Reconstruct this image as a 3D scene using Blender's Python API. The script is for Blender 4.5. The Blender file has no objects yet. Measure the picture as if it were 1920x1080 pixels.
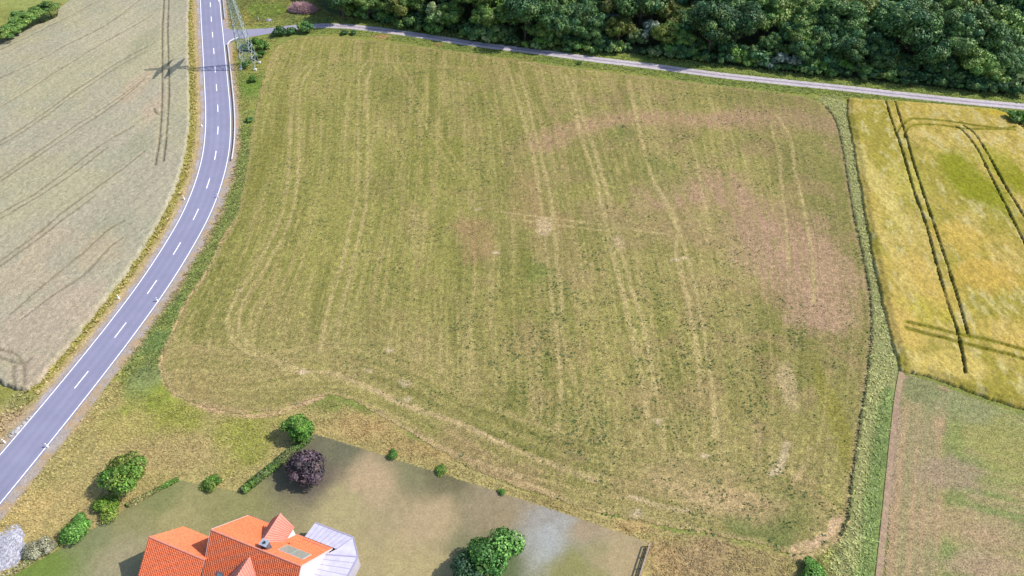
import bpy, math, random
import numpy as np
from mathutils import Vector

random.seed(7)
RNG = np.random.default_rng(11)
SC = bpy.context.scene
COL = SC.collection
PI = math.pi

# ------------------------------------------------------------------ camera, sky, sun, exposure
CAM_H = 102.0
PITCH = math.radians(45.75)          # below the horizon
FOC = 1281.0                         # focal length in pixels of the 1920 wide survey picture
cam_d = bpy.data.cameras.new('camera')
cam_d.sensor_fit = 'HORIZONTAL'
cam_d.sensor_width = 36.0
cam_d.lens = FOC / 1920.0 * 36.0
cam_d.clip_start = 1.0
cam_d.clip_end = 6000.0
cam = bpy.data.objects.new('camera', cam_d)
COL.objects.link(cam)
cam.location = (0, 0, CAM_H)
cam.rotation_euler = (PI / 2 - PITCH, 0, 0)
SC.camera = cam

SUN_EL = math.radians(46)
SHADOW = Vector((-30.4, -3.6, 0)).normalized()
world = bpy.data.worlds.new('World')
SC.world = world
world.use_nodes = True
wn = world.node_tree
sky = wn.nodes.new('ShaderNodeTexSky')
sky.sky_type = 'NISHITA'
sky.sun_disc = False
sky.sun_elevation = SUN_EL
sky.sun_rotation = math.atan2(-SHADOW.x, -SHADOW.y)
bg = wn.nodes['Background']
bg.inputs['Strength'].default_value = 0.15
wn.links.new(sky.outputs['Color'], bg.inputs['Color'])

sun_d = bpy.data.lights.new('sun', 'SUN')
sun_d.energy = 4.0
sun_d.angle = math.radians(0.53)
sun_d.color = (1.0, 0.95, 0.86)
sun = bpy.data.objects.new('sun', sun_d)
COL.objects.link(sun)
sun_dir = Vector((SHADOW.x * math.cos(SUN_EL), SHADOW.y * math.cos(SUN_EL), -math.sin(SUN_EL)))
sun.rotation_euler = sun_dir.to_track_quat('-Z', 'Y').to_euler()

SC.view_settings.view_transform = 'Standard'
SC.view_settings.look = 'None'
SC.view_settings.gamma = 1.0
SC.view_settings.use_curve_mapping = False
SC.view_settings.exposure = 0.98
SC.cycles.max_bounces = 6
SC.cycles.use_denoising = True
KLIGHT = 2.3                          # display value of a sunlit white diffuser: turns seen colours into albedo


# ------------------------------------------------------------------ helpers
def G(px, py, z=0.0):
    """survey picture pixel -> point of the place at height z"""
    u, v = px - 960.0, py - 540.0
    den = FOC * math.sin(PITCH) + v * math.cos(PITCH)
    h = CAM_H - z
    return np.array([u * h / den, h * (FOC * math.cos(PITCH) - v * math.sin(PITCH)) / den])


def GL(pts, z=0.0):
    return np.array([G(x, y, z) for x, y in pts])


def lin(c):
    c = np.asarray(c, float) / 255.0
    return np.where(c <= 0.04045, c / 12.92, ((c + 0.055) / 1.055) ** 2.4)


def A(r, g, b, k=None):
    """colour seen in full sun (sRGB 0..255) -> albedo"""
    return lin((r, g, b)) / (k or KLIGHT)


def smooth(pts, n=8, closed=False):
    p = np.asarray(pts, float)
    m = len(p)
    out = []
    rng = range(m if closed else m - 1)
    for i in rng:
        if closed:
            a, b, c, d = p[(i - 1) % m], p[i], p[(i + 1) % m], p[(i + 2) % m]
        else:
            a, b, c, d = p[max(i - 1, 0)], p[i], p[i + 1], p[min(i + 2, m - 1)]
        for t in np.linspace(0, 1, n, endpoint=False):
            out.append(0.5 * ((2 * b) + (c - a) * t + (2 * a - 5 * b + 4 * c - d) * t * t + (-a + 3 * b - 3 * c + d) * t ** 3))
    if not closed:
        out.append(p[-1])
    return np.array(out)


def resample(p, step):
    d = np.r_[0, np.cumsum(np.linalg.norm(np.diff(p, axis=0), axis=1))]
    n = max(2, int(d[-1] / step) + 1)
    s = np.linspace(0, d[-1], n)
    return np.stack([np.interp(s, d, p[:, i]) for i in range(p.shape[1])], 1)


_perm = np.random.default_rng(3).permutation(4096)
_val = np.random.default_rng(4).random(4096)


def vnoise(x, y, seed=0):
    xi, yi = np.floor(x).astype(np.int64), np.floor(y).astype(np.int64)
    fx, fy = x - xi, y - yi
    fx, fy = fx * fx * (3 - 2 * fx), fy * fy * (3 - 2 * fy)

    def h(a, b):
        return _val[(_perm[(_perm[(a + seed * 131) & 4095] + b) & 4095])]
    return (h(xi, yi) * (1 - fx) + h(xi + 1, yi) * fx) * (1 - fy) + (h(xi, yi + 1) * (1 - fx) + h(xi + 1, yi + 1) * fx) * fy


def fbm(x, y, scale, octv=4, seed=0, gain=0.5):
    s, a, t = 0.0, 1.0, 0.0
    f = 1.0 / scale
    for o in range(octv):
        s = s + a * vnoise(x * f + 17.3 * o, y * f - 9.1 * o, seed + o)
        t += a
        a *= gain
        f *= 2.03
    return s / t


def seg_dist(X, Y, pl, want_t=False):
    d = np.full(X.shape, 1e9)
    tt = np.zeros(X.shape)
    acc = 0.0
    for a, b in zip(pl[:-1], pl[1:]):
        ex, ey = b - a
        L2 = ex * ex + ey * ey + 1e-9
        t = np.clip(((X - a[0]) * ex + (Y - a[1]) * ey) / L2, 0, 1)
        dd = np.hypot(X - a[0] - t * ex, Y - a[1] - t * ey)
        if want_t:
            tt = np.where(dd < d, acc + t * math.sqrt(L2), tt)
        d = np.minimum(d, dd)
        acc += math.sqrt(L2)
    return (d, tt) if want_t else d


def dist_near(X, Y, pl, r):
    """distance to a polyline, worked out only close to it"""
    d = np.full(X.shape, 1e9)
    m = (X > pl[:, 0].min() - r) & (X < pl[:, 0].max() + r) & (Y > pl[:, 1].min() - r) & (Y < pl[:, 1].max() + r)
    if m.any():
        d[m] = seg_dist(X[m], Y[m], pl)
    return d


def inside(X, Y, poly):
    r = np.zeros(X.shape, bool)
    n = len(poly)
    j = n - 1
    for i in range(n):
        xi, yi = poly[i]
        xj, yj = poly[j]
        if yi != yj:
            r ^= ((yi > Y) != (yj > Y)) & (X < (xj - xi) * (Y - yi) / (yj - yi) + xi)
        j = i
    return r


def sstep(a, b, x):
    t = np.clip((x - a) / (b - a), 0, 1)
    return t * t * (3 - 2 * t)


def mixc(c, col, w):
    return c * (1 - w[:, None]) + np.asarray(col)[None, :] * w[:, None]


def mk_mesh(name, V, F, col=None, smooth_sh=False):
    V = np.asarray(V, np.float32)
    F = np.asarray(F, np.int32)
    me = bpy.data.meshes.new(name)
    k = F.shape[1]
    me.vertices.add(len(V))
    me.vertices.foreach_set('co', V.ravel())
    me.loops.add(F.size)
    me.loops.foreach_set('vertex_index', F.ravel())
    me.polygons.add(len(F))
    me.polygons.foreach_set('loop_start', np.arange(0, F.size, k, dtype=np.int32))
    if smooth_sh:
        me.polygons.foreach_set('use_smooth', np.ones(len(F), bool))
    me.update(calc_edges=True)
    me.validate()
    if col is not None:
        at = me.color_attributes.new('Col', 'FLOAT_COLOR', 'POINT')
        c4 = np.ones((len(V), 4), np.float32)
        c4[:, :3] = np.clip(col, 0, 1)
        at.data.foreach_set('color', c4.ravel())
    return me


def link(name, me, mat=None, parent=None, loc=None):
    o = bpy.data.objects.new(name, me)
    COL.objects.link(o)
    if mat is not None and me is not None and not me.materials:
        me.materials.append(mat)
    if parent is not None:
        o.parent = parent
    if loc is not None:
        o.location = loc
    return o


def tag(o, label=None, cat=None, group=None, kind=None):
    if label:
        o['label'] = label
    if cat:
        o['category'] = cat
    if group:
        o['group'] = group
    if kind:
        o['kind'] = kind
    return o


def thing(name, label, cat, loc=(0, 0, 0), rz=0.0, group=None):
    o = bpy.data.objects.new(name, None)
    o.empty_display_size = 0.3
    COL.objects.link(o)
    o.location = loc
    o.rotation_euler = (0, 0, rz)
    return tag(o, label, cat, group)


class MB:
    """collects boxes, tubes and quads; build() links them as one mesh"""

    def __init__(self):
        self.v, self.f = [], []

    def box(self, c, s, rz=0.0):
        n = len(self.v)
        cx, cy, cz = c
        hx, hy, hz = s[0] / 2, s[1] / 2, s[2] / 2
        ca, sa = math.cos(rz), math.sin(rz)
        for z in (-hz, hz):
            for x, y in ((-hx, -hy), (hx, -hy), (hx, hy), (-hx, hy)):
                self.v.append((cx + x * ca - y * sa, cy + x * sa + y * ca, cz + z))
        for q in ((3, 2, 1, 0), (4, 5, 6, 7), (0, 1, 5, 4), (1, 2, 6, 5), (2, 3, 7, 6), (3, 0, 4, 7)):
            self.f.append(tuple(n + i for i in q))
        return self

    def bar(self, a, b, w, h=None):
        """square bar between two points"""
        h = h or w
        a, b = Vector(a), Vector(b)
        d = (b - a).normalized()
        up = Vector((0, 0, 1)) if abs(d.z) < 0.95 else Vector((1, 0, 0))
        s = d.cross(up).normalized() * w / 2
        t = s.cross(d).normalized() * h / 2
        n = len(self.v)
        for p in (a, b):
            for q in (-s - t, s - t, s + t, -s + t):
                self.v.append(tuple(p + q))
        for q in ((3, 2, 1, 0), (4, 5, 6, 7), (0, 1, 5, 4), (1, 2, 6, 5), (2, 3, 7, 6), (3, 0, 4, 7)):
            self.f.append(tuple(n + i for i in q))
        return self

    def tube(self, pts, rad, k=6):
        n = len(self.v)
        P = [Vector(p) for p in pts]
        for i, p in enumerate(P):
            d = (P[min(i + 1, len(P) - 1)] - P[max(i - 1, 0)]).normalized()
            up = Vector((0, 1, 0)) if abs(d.y) < 0.9 else Vector((1, 0, 0))
            s = d.cross(up).normalized()
            t = s.cross(d).normalized()
            r = rad[i] if hasattr(rad, '__len__') else rad
            for j in range(k):
                a = 2 * PI * j / k
                self.v.append(tuple(p + s * math.cos(a) * r + t * math.sin(a) * r))
        for i in range(len(P) - 1):
            for j in range(k):
                self.f.append((n + i * k + j, n + i * k + (j + 1) % k, n + (i + 1) * k + (j + 1) % k, n + (i + 1) * k + j))
        self.f.append(tuple(n + j for j in range(k))[::-1])
        self.f.append(tuple(n + (len(P) - 1) * k + j for j in range(k)))
        return self

    def poly(self, pts):
        n = len(self.v)
        self.v += [tuple(p) for p in pts]
        self.f.append(tuple(range(n, n + len(pts))))
        return self

    def slab(self, top, th):
        """a plate: polygon 'top' and the same polygon th lower"""
        n = len(self.v)
        k = len(top)
        self.v += [tuple(p) for p in top] + [(p[0], p[1], p[2] - th) for p in top]
        self.f.append(tuple(range(n, n + k)))
        self.f.append(tuple(range(n + 2 * k - 1, n + k - 1, -1)))
        for i in range(k):
            j = (i + 1) % k
            self.f.append((n + i, n + k + i, n + k + j, n + j))
        return self

    def mesh(self, name):
        me = bpy.data.meshes.new(name)
        me.from_pydata(self.v, [], self.f)
        me.update()
        return me

    def build(self, name, mat, parent=None):
        return link(name, self.mesh(name), mat, parent)


# ------------------------------------------------------------------ materials
def nodes(name):
    m = bpy.data.materials.new(name)
    m.use_nodes = True
    nt = m.node_tree
    return m, nt, nt.nodes['Principled BSDF']


def mat_ground(name, fine=0.35, amp=0.45, mid=1.4, bump=0.25, dist=0.08):
    """colour of the sheet (attribute) broken up by two scales of noise, with relief"""
    m, nt, b = nodes(name)
    L = nt.links.new
    at = nt.nodes.new('ShaderNodeAttribute')
    at.attribute_name = 'Col'
    ge = nt.nodes.new('ShaderNodeNewGeometry')
    n1 = nt.nodes.new('ShaderNodeTexNoise')
    n1.inputs['Scale'].default_value = 1.0 / fine
    n1.inputs['Detail'].default_value = 3
    n2 = nt.nodes.new('ShaderNodeTexNoise')
    n2.inputs['Scale'].default_value = 1.0 / mid
    n2.inputs['Detail'].default_value = 3
    L(ge.outputs['Position'], n1.inputs['Vector'])
    L(ge.outputs['Position'], n2.inputs['Vector'])
    r1 = nt.nodes.new('ShaderNodeMapRange')
    r1.inputs['From Min'].default_value = 0.3
    r1.inputs['From Max'].default_value = 0.7
    r1.inputs['To Min'].default_value = 1 - amp
    r1.inputs['To Max'].default_value = 1 + amp
    L(n1.outputs['Fac'], r1.inputs['Value'])
    r2 = nt.nodes.new('ShaderNodeMapRange')
    r2.inputs['From Min'].default_value = 0.3
    r2.inputs['From Max'].default_value = 0.7
    r2.inputs['To Min'].default_value = 1 - amp * 0.4
    r2.inputs['To Max'].default_value = 1 + amp * 0.4
    L(n2.outputs['Fac'], r2.inputs['Value'])
    mu = nt.nodes.new('ShaderNodeMath')
    mu.operation = 'MULTIPLY'
    L(r1.outputs['Result'], mu.inputs[0])
    L(r2.outputs['Result'], mu.inputs[1])
    vm = nt.nodes.new('ShaderNodeVectorMath')
    vm.operation = 'SCALE'
    L(at.outputs['Color'], vm.inputs[0])
    L(mu.outputs['Value'], vm.inputs['Scale'])
    L(vm.outputs['Vector'], b.inputs['Base Color'])
    bp = nt.nodes.new('ShaderNodeBump')
    bp.inputs['Strength'].default_value = bump
    bp.inputs['Distance'].default_value = dist
    L(n1.outputs['Fac'], bp.inputs['Height'])
    L(bp.outputs['Normal'], b.inputs['Normal'])
    b.inputs['Roughness'].default_value = 0.95
    b.inputs['Specular IOR Level'].default_value = 0.1
    return m


def mat_leaf(name, trans=0.25):
    """foliage: the leaf's own colour from the attribute, partly translucent"""
    m, nt, b = nodes(name)
    L = nt.links.new
    at = nt.nodes.new('ShaderNodeAttribute')
    at.attribute_name = 'Col'
    oi = nt.nodes.new('ShaderNodeObjectInfo')
    hs = nt.nodes.new('ShaderNodeHueSaturation')
    r = nt.nodes.new('ShaderNodeMapRange')
    r.inputs['To Min'].default_value = 0.72
    r.inputs['To Max'].default_value = 1.25
    L(oi.outputs['Random'], r.inputs['Value'])
    L(r.outputs['Result'], hs.inputs['Value'])
    L(at.outputs['Color'], hs.inputs['Color'])
    L(hs.outputs['Color'], b.inputs['Base Color'])
    b.inputs['Roughness'].default_value = 0.6
    b.inputs['Specular IOR Level'].default_value = 0.25
    tr = nt.nodes.new('ShaderNodeBsdfTranslucent')
    L(hs.outputs['Color'], tr.inputs['Color'])
    mx = nt.nodes.new('ShaderNodeMixShader')
    mx.inputs['Fac'].default_value = trans
    L(b.outputs['BSDF'], mx.inputs[1])
    L(tr.outputs['BSDF'], mx.inputs[2])
    L(mx.outputs['Shader'], nt.nodes['Material Output'].inputs['Surface'])
    return m


def mat_plain(name, col, rough=0.7, metal=0.0, var=0.15, scale=3.0, spec=0.3):
    m, nt, b = nodes(name)
    L = nt.links.new
    ge = nt.nodes.new('ShaderNodeTexCoord')
    n1 = nt.nodes.new('ShaderNodeTexNoise')
    n1.inputs['Scale'].default_value = scale
    n1.inputs['Detail'].default_value = 4
    L(ge.outputs['Object'], n1.inputs['Vector'])
    cr = nt.nodes.new('ShaderNodeValToRGB')
    c = np.asarray(col)
    cr.color_ramp.elements[0].position = 0.3
    cr.color_ramp.elements[1].position = 0.7
    cr.color_ramp.elements[0].color = (*np.clip(c * (1 - var), 0, 1), 1)
    cr.color_ramp.elements[1].color = (*np.clip(c * (1 + var), 0, 1), 1)
    L(n1.outputs['Fac'], cr.inputs['Fac'])
    L(cr.outputs['Color'], b.inputs['Base Color'])
    b.inputs['Roughness'].default_value = rough
    b.inputs['Metallic'].default_value = metal
    b.inputs['Specular IOR Level'].default_value = spec
    return m


M_GRASS = mat_ground('grassland', 0.35, 0.40, 1.6, 0.5, 0.15)
M_FIELD = mat_ground('mown_grass', 0.24, 0.52, 0.9, 0.6, 0.10)
M_CROP = mat_ground('ripening_crop', 0.22, 0.30, 0.9, 0.5, 0.10)
M_DIRT = mat_ground('dry_earth', 0.22, 0.30, 1.0, 0.4, 0.06)
M_ASPH = mat_ground('worn_asphalt', 0.10, 0.10, 3.0, 0.05, 0.01)
M_LEAF = mat_leaf('leaves', 0.18)
M_BLADE = mat_leaf('grass_blades', 0.45)
M_BARK = mat_plain('bark', (0.07, 0.055, 0.04), 0.9, var=0.4, scale=6)
M_PAINT = mat_plain('road_paint', (0.8, 0.8, 0.82), 0.6, var=0.06, scale=1.5)
M_STEEL = mat_plain('galvanised_steel', (0.42, 0.46, 0.47), 0.5, 0.3, 0.15, 2)
M_GREEN_STEEL = mat_plain('grey_green_steel_paint', (0.17, 0.22, 0.20), 0.6, 0.0, 0.2, 2)
M_WHITE_PL = mat_plain('white_plastic', (0.8, 0.8, 0.8), 0.5, var=0.04)
M_BLACK_PL = mat_plain('black_plastic', (0.02, 0.02, 0.02), 0.5, var=0.1)
M_CONC = mat_plain('concrete', (0.4, 0.39, 0.36), 0.9, var=0.15)
M_WOOD = mat_plain('weathered_wood', (0.22, 0.16, 0.14), 0.9, var=0.35, scale=5)
M_STONE = mat_ground('limestone_gravel', 0.25, 0.35, 0.8, 0.6, 0.1)


# ------------------------------------------------------------------ ground sheets
def sheet(name, poly, res, z, colfn, mat, zfn=None, keep=None, skirt=False, jit=0.0, warp=0.0, flat=False):
    """grid mesh clipped to a polygon of the place; colfn gives each vertex its albedo"""
    x0, y0 = poly.min(0) - res * 2
    x1, y1 = poly.max(0) + res * 2
    nx, ny = int((x1 - x0) / res) + 1, int((y1 - y0) / res) + 1
    xs, ys = x0 + np.arange(nx) * res, y0 + np.arange(ny) * res
    X, Y = np.meshgrid(xs, ys)
    Xf, Yf = X.ravel(), Y.ravel()
    wx = Xf + (fbm(Xf, Yf, 1.3, 2, 50) - 0.5) * 2 * warp
    wy = Yf + (fbm(Xf, Yf, 1.3, 2, 60) - 0.5) * 2 * warp
    ins = inside(wx, wy, poly)
    if keep is not None:
        ins &= keep(Xf, Yf)
    I = ins.reshape(ny, nx)
    if skirt:
        cell = I[:-1, :-1] | I[1:, :-1] | I[:-1, 1:] | I[1:, 1:]
    else:
        cell = I[:-1, :-1] & I[1:, :-1] & I[:-1, 1:] & I[1:, 1:]
    cy, cx = np.nonzero(cell)
    a = cy * nx + cx
    F = np.stack([a, a + 1, a + nx + 1, a + nx], 1)
    used = np.unique(F)
    remap = np.full(nx * ny, -1, np.int64)
    remap[used] = np.arange(len(used))
    F = remap[F]
    px, py = Xf[used].copy(), Yf[used].copy()
    isin = ins[used]
    Z = np.full(len(px), z)
    col = colfn(px, py)
    if zfn is not None:
        Z = np.where(isin, zfn(px, py), z)
    if jit:
        Z = Z + jit * RNG.random(len(px)) * isin
        px += (RNG.random(len(px)) - 0.5) * res * 0.6
        py += (RNG.random(len(px)) - 0.5) * res * 0.6
    me = mk_mesh(name, np.stack([px, py, Z], 1), F, col, smooth_sh=not flat)
    o = link(name, me, mat)
    tag(o, kind='structure')
    return o


def ribbon(name, path, lo, hi, z, mat, colfn=None, ncross=2, step=0.7, parent=None, kind='structure'):
    p = resample(path, step)
    t = np.gradient(p, axis=0)
    t /= np.linalg.norm(t, axis=1)[:, None]
    nrm = np.stack([t[:, 1], -t[:, 0]], 1)           # to the right of travel
    offs = np.linspace(lo, hi, ncross)
    V = p[:, None, :] + nrm[:, None, :] * offs[None, :, None]
    n = len(p)
    X, Y = V[..., 0].ravel(), V[..., 1].ravel()
    i = (np.arange(n - 1)[:, None] * ncross + np.arange(ncross - 1)[None, :]).ravel()
    F = np.stack([i, i + ncross, i + ncross + 1, i + 1], 1)
    F = F[:, ::-1]
    col = None
    if colfn is not None:
        col = colfn(X, Y, np.tile(offs, n))
    me = mk_mesh(name, np.stack([X, Y, np.full(len(X), z)], 1), F[:, ::-1], col)
    if me.polygons[0].normal.z < 0:
        me.flip_normals()
    o = link(name, me, mat, parent)
    if kind and parent is None:
        tag(o, kind=kind)
    return o


# lines of the place, read off the survey picture
road_px = [(382, -160), (388, -70), (394.5, 9), (396.2, 36), (398.6, 65), (401, 96), (403.5, 130), (406, 164.5), (408.5, 203), (408.7, 244.5),
           (404, 291.5), (390.5, 344), (367.5, 402), (332, 466), (285.5, 538), (226, 619), (153, 712), (64, 821), (-40, 945), (-200, 1130)]
ROAD = smooth(GL(road_px), 8)[::-1]         # runs away from the camera, so +offset is its right side
track_px = [(500, 58.5), (540, 52.5), (592, 48.5), (640, 49), (677, 52), (760, 62.5), (843, 75.5), (905, 84.5), (1015, 98), (1115, 111.5), (1225, 124.5), (1350, 141),
            (1475, 154.5), (1575, 164.5), (1690, 177.5), (1815, 190.5), (1915, 199.5), (2100, 217)]
TRACK = smooth(GL(track_px), 6)
field_px = [(600, 68), (555, 72), (522, 86), (505, 110), (484, 185), (470, 260), (460, 330), (441, 410), (415, 455), (385, 515), (350, 565), (325, 620),
            (306, 660), (302, 690), (310, 720), (330, 742), (380, 762), (450, 776), (510, 772), (560, 757), (602, 743), (660, 752), (740, 795), (830, 850),
            (900, 888), (1000, 925), (1130, 965), (1250, 988), (1400, 1016), (1490, 1042), (1535, 1034), (1568, 1010), (1588, 975), (1594, 930), (1600, 880),
            (1612, 800), (1627, 700), (1635, 620), (1630, 540), (1616, 470), (1601, 400), (1586, 310), (1572, 240), (1555, 207), (1530, 190), (1485, 178),
            (1300, 155), (1100, 131), (900, 103), (720, 79)]
FIELD = smooth(GL(field_px), 3, True)
wheat_px = [(350, -60), (352, 40), (353, 130), (355, 200), (352, 260), (338, 325), (312, 390), (270, 465), (232, 520), (200, 560), (150, 625), (100, 685),
            (62, 725), (30, 730), (-60, 700), (-320, 700), (-320, 140), (-60, 95), (0, 82), (60, 55), (105, 38), (112, 20), (150, -5), (260, -60)]
WHEAT = smooth(GL(wheat_px), 3, True)
barley_px = [(1590, 186), (1700, 192), (1860, 206), (1885, 214), (1935, 260), (2010, 310), (2150, 400), (2250, 640), (2100, 830), (1920, 768), (1860, 750), (1800, 728),
             (1740, 706), (1690, 697), (1678, 660), (1660, 590), (1640, 500), (1622, 400), (1600, 270), (1588, 215)]
BARLEY = GL(barley_px)
stub_px = [(1690, 700), (1740, 712), (1800, 735), (1860, 757), (1920, 775), (2100, 838), (2300, 1000), (2100, 1300), (1640, 1300), (1655, 1080), (1668, 900), (1682, 760)]
STUB = GL(stub_px)
garden_px = [(590, 812), (820, 884), (1010, 945), (1130, 985), (1213, 1014), (1196, 1090), (1150, 1300), (-160, 1300), (-60, 1128), (20, 1080), (330, 898), (455, 922)]
GARDEN = GL(garden_px)
path_px = [(1692, 690), (1683, 740), (1675, 810), (1668, 880), (1660, 960), (1652, 1040), (1640, 1160)]
PATH = smooth(GL(path_px), 4)
wood_edge_px = [(560, -30), (610, 22), (680, 38), (760, 56), (840, 70), (900, 80), (1000, 93), (1100, 101), (1200, 104), (1300, 117), (1400, 129), (1500, 141),
                (1600, 150), (1700, 161), (1800, 171), (1920, 182), (2060, 195)]
WOOD_EDGE = smooth(GL(wood_edge_px), 4)
FAR = np.array([[250, 330], [-75, 330]])
WOOD = np.vstack([WOOD_EDGE, FAR])

BLADE_GREEN, BLADE_DRY = None, None


def strokes(c, X, Y, lst, edge_seed=0):
    """worn lines: (pixels, width in m, colour, strength)"""
    for k, (pp, w, colr, st) in enumerate(lst):
        pl = smooth(GL(pp), 5)
        d = dist_near(X, Y, pl, w * 2.5)
        w = w * 0.78
        d = d + (fbm(X, Y, 0.9, 2, 70 + k + edge_seed) - 0.5) * w * 1.0
        gap = sstep(0.25, 0.6, fbm(X, Y, 5.0, 3, 33 + k + edge_seed))
        wgt = (1 - sstep(w * 0.3, w * 0.95, d)) * st * 1.15 * (0.45 + 0.55 * gap)
        c = mixc(c, colr, np.clip(wgt, 0, 1))
    return c


def patches(c, X, Y, lst, seed=0):
    """soft patches: (pixel, rx, ry in m, colour, strength)"""
    for k, (p, rx, ry, colr, st) in enumerate(lst):
        q = G(*p)
        d = np.hypot((X - q[0]) / rx, (Y - q[1]) / ry)
        d = d + (fbm(X, Y, max(rx, ry) * 0.5, 4, 90 + k + seed, 0.65) - 0.5) * 1.1
        c = mixc(c, colr, (1 - sstep(0.35, 1.0, d)) * st)
    return c


# --- far ground and grassland
far = MB()
far.poly([(-3000, -2000, -0.12), (3000, -2000, -0.12), (3000, 4000, -0.12), (-3000, 4000, -0.12)])
far.build('ground', mat_plain('far_grass', A(150, 148, 88), 0.95, var=0.25, scale=0.05))['kind'] = 'structure'

C_GREEN = A(128, 148, 66)
C_LUSH = A(108, 140, 52)
C_DRY = A(188, 170, 112)
C_TAN = A(200, 172, 130)
C_OLIVE = A(150, 145, 82)


def grass_col(X, Y):
    n1 = fbm(X, Y, 14, 4, 1)
    n2 = fbm(X, Y, 4, 4, 2)
    n3 = fbm(X, Y, 1.2, 3, 5)
    c = np.tile(A(140, 148, 76), (len(X), 1))
    c = mixc(c, A(168, 160, 84), sstep(0.42, 0.62, n1) * 0.6)
    # the rough meadow beside the house
    mead = GL([(215, 712), (340, 752), (470, 778), (600, 740), (640, 755), (830, 852), (1000, 930), (1230, 990), (1490, 1046), (1500, 1100), (1300, 1300), (-200, 1300), (-200, 1120), (100, 860)])
    w = inside(X, Y, mead) * 1.0
    c = mixc(c, C_DRY, w * 0.85)
    c = patches(c, X, Y, [((300, 765), 11, 7, A(150, 158, 66), 0.95), ((470, 815), 8, 8, A(158, 160, 72), 0.85), ((330, 790), 9, 6, A(160, 158, 76), .7), ((240, 800), 6, 5, A(186, 172, 104), 0.9),
                          ((150, 960), 12, 6, A(196, 174, 116), 0.8), ((60, 960), 6, 7, A(202, 176, 116), 0.7), ((300, 850), 12, 6, A(184, 162, 112), 0.7), ((200, 960), 6, 3, A(160, 150, 105), 0.6),
                          ((690, 800), 9, 4, A(190, 162, 108), 0.8), ((800, 840), 10, 3, A(180, 150, 100), 0.7), ((610, 755), 4, 3, A(140, 145, 75), .9), ((1050, 945), 10, 2.5, A(168, 150, 95), .8),
                          ((1330, 1050), 12, 5, A(174, 148, 108), 0.85), ((1420, 1060), 7, 4, A(164, 146, 98), 0.7), ((1250, 1050), 4, 5, A(186, 156, 108), 0.8),
                          ((1190, 985), 5, 2, A(198, 166, 112), 0.8), ((1520, 1060), 4, 3, A(140, 140, 78), 0.9)])
    # green strip between road and mown field
    strip = smooth(GL([(462, 240), (452, 300), (428, 380), (398, 440), (350, 520), (310, 590), (275, 660), (262, 712)]), 4)
    d = seg_dist(X, Y, strip)
    c = mixc(c, A(144, 154, 82), (1 - sstep(2.5, 5.5, d + (n2 - 0.5) * 4)))
    c = patches(c, X, Y, [((290, 640), 6, 5, A(122, 148, 80), 0.8), ((330, 570), 5, 5, A(126, 148, 76), 0.7), ((275, 705), 4, 4, A(140, 150, 96), 0.7), ((470, 160), 5, 9, A(118, 150, 52), 0.7), ((460, 250), 3, 10, A(140, 154, 72), 0.7)])
    # tall grass bank on the right of the mown field
    bank = smooth(GL([(1560, 190), (1582, 230), (1600, 320), (1618, 420), (1640, 540), (1652, 620), (1652, 700), (1645, 780), (1632, 860), (1622, 940), (1612, 1020), (1600, 1090)]), 4)
    d = seg_dist(X, Y, bank)
    c = mixc(c, A(158, 158, 104), (1 - sstep(2.5, 4.5, d)) * 0.9)
    low = smooth(GL([(1670, 740), (1660, 800), (1650, 880), (1640, 960), (1632, 1030), (1625, 1090)]), 4)
    c = mixc(c, A(134, 152, 84), (1 - sstep(0.8, 2.2, seg_dist(X, Y, low) + (n2 - .5) * 1.5)) * 0.9)
    # verges of the farm track
    d = seg_dist(X, Y, TRACK)
    c = mixc(c, A(132, 150, 68), (1 - sstep(3, 8, d)) * 0.8)
    c = patches(c, X, Y, [((715, 68), 3.5, 2.2, A(200, 162, 112), 0.9), ((820, 84), 3, 2, A(176, 150, 96), 0.8), ((980, 110), 5, 1.5, A(170, 150, 90), .5)])
    # verges of the road
    d, t = seg_dist(X, Y, ROAD, True)
    side = np.interp(Y, ROAD[:, 1], ROAD[:, 0])
    left = X < side
    wv = (1 - sstep(8.5, 10.5, d)) * left
    c = mixc(c, A(180, 164, 92), wv)
    c = mixc(c, A(204, 180, 138), (1 - sstep(0.5, 1.4, np.abs(d - 5.0) + (n3 - .5))) * left * 0.8)
    c = mixc(c, A(194, 168, 128), (1 - sstep(5.2, 6.6, d + (n2 - .5) * 2)) * (~left) * 0.9)
    c = mixc(c, A(148, 150, 60), (1 - sstep(0.5, 1.6, np.abs(d - 7.0) + (n3 - .5) * 2)) * left * 0.5)
    # field entrance on the left, hedge bank, meadow by the track
    c = patches(c, X, Y, [((10, 790), 7, 5, A(190, 166, 134), 0.9), ((40, 745), 4, 3, A(150, 150, 90), 0.8), ((35, 815), 4, 3, A(166, 156, 124), 0.8), ((45, 800), 1.5, 2, A(196, 190, 186), 0.7),
                          ((500, 20), 9, 9, A(138, 160, 64), 0.9), ((450, 40), 4, 8, A(176, 164, 80), 0.8), ((520, 45), 6, 4, A(160, 160, 84), .7), ((445, 100), 2, 8, A(178, 156, 72), .8),
                          ((60, 5), 25, 10, A(160, 166, 92), 0.9), ((130, 12), 5, 4, A(190, 160, 96), .8), ((1905, 225), 6, 5, A(150, 142, 90), .8)])
    # earth lines along the edge of the mowing
    c = strokes(c, X, Y, [([(441, 410), (415, 455), (385, 515), (350, 565), (325, 620), (306, 660), (302, 690), (310, 720), (330, 742)], 0.6, A(218, 186, 136), 0.95),
                          ([(330, 742), (380, 763), (450, 779), (510, 776), (560, 760), (602, 745)], 0.9, A(206, 172, 134), 0.9),
                          ([(1495, 1042), (1535, 1030), (1560, 1008), (1584, 975)], 1.6, A(214, 182, 140), 0.9)])
    return c * (0.86 + 0.28 * fbm(X, Y, 0.9, 3, 8))[:, None]


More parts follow.
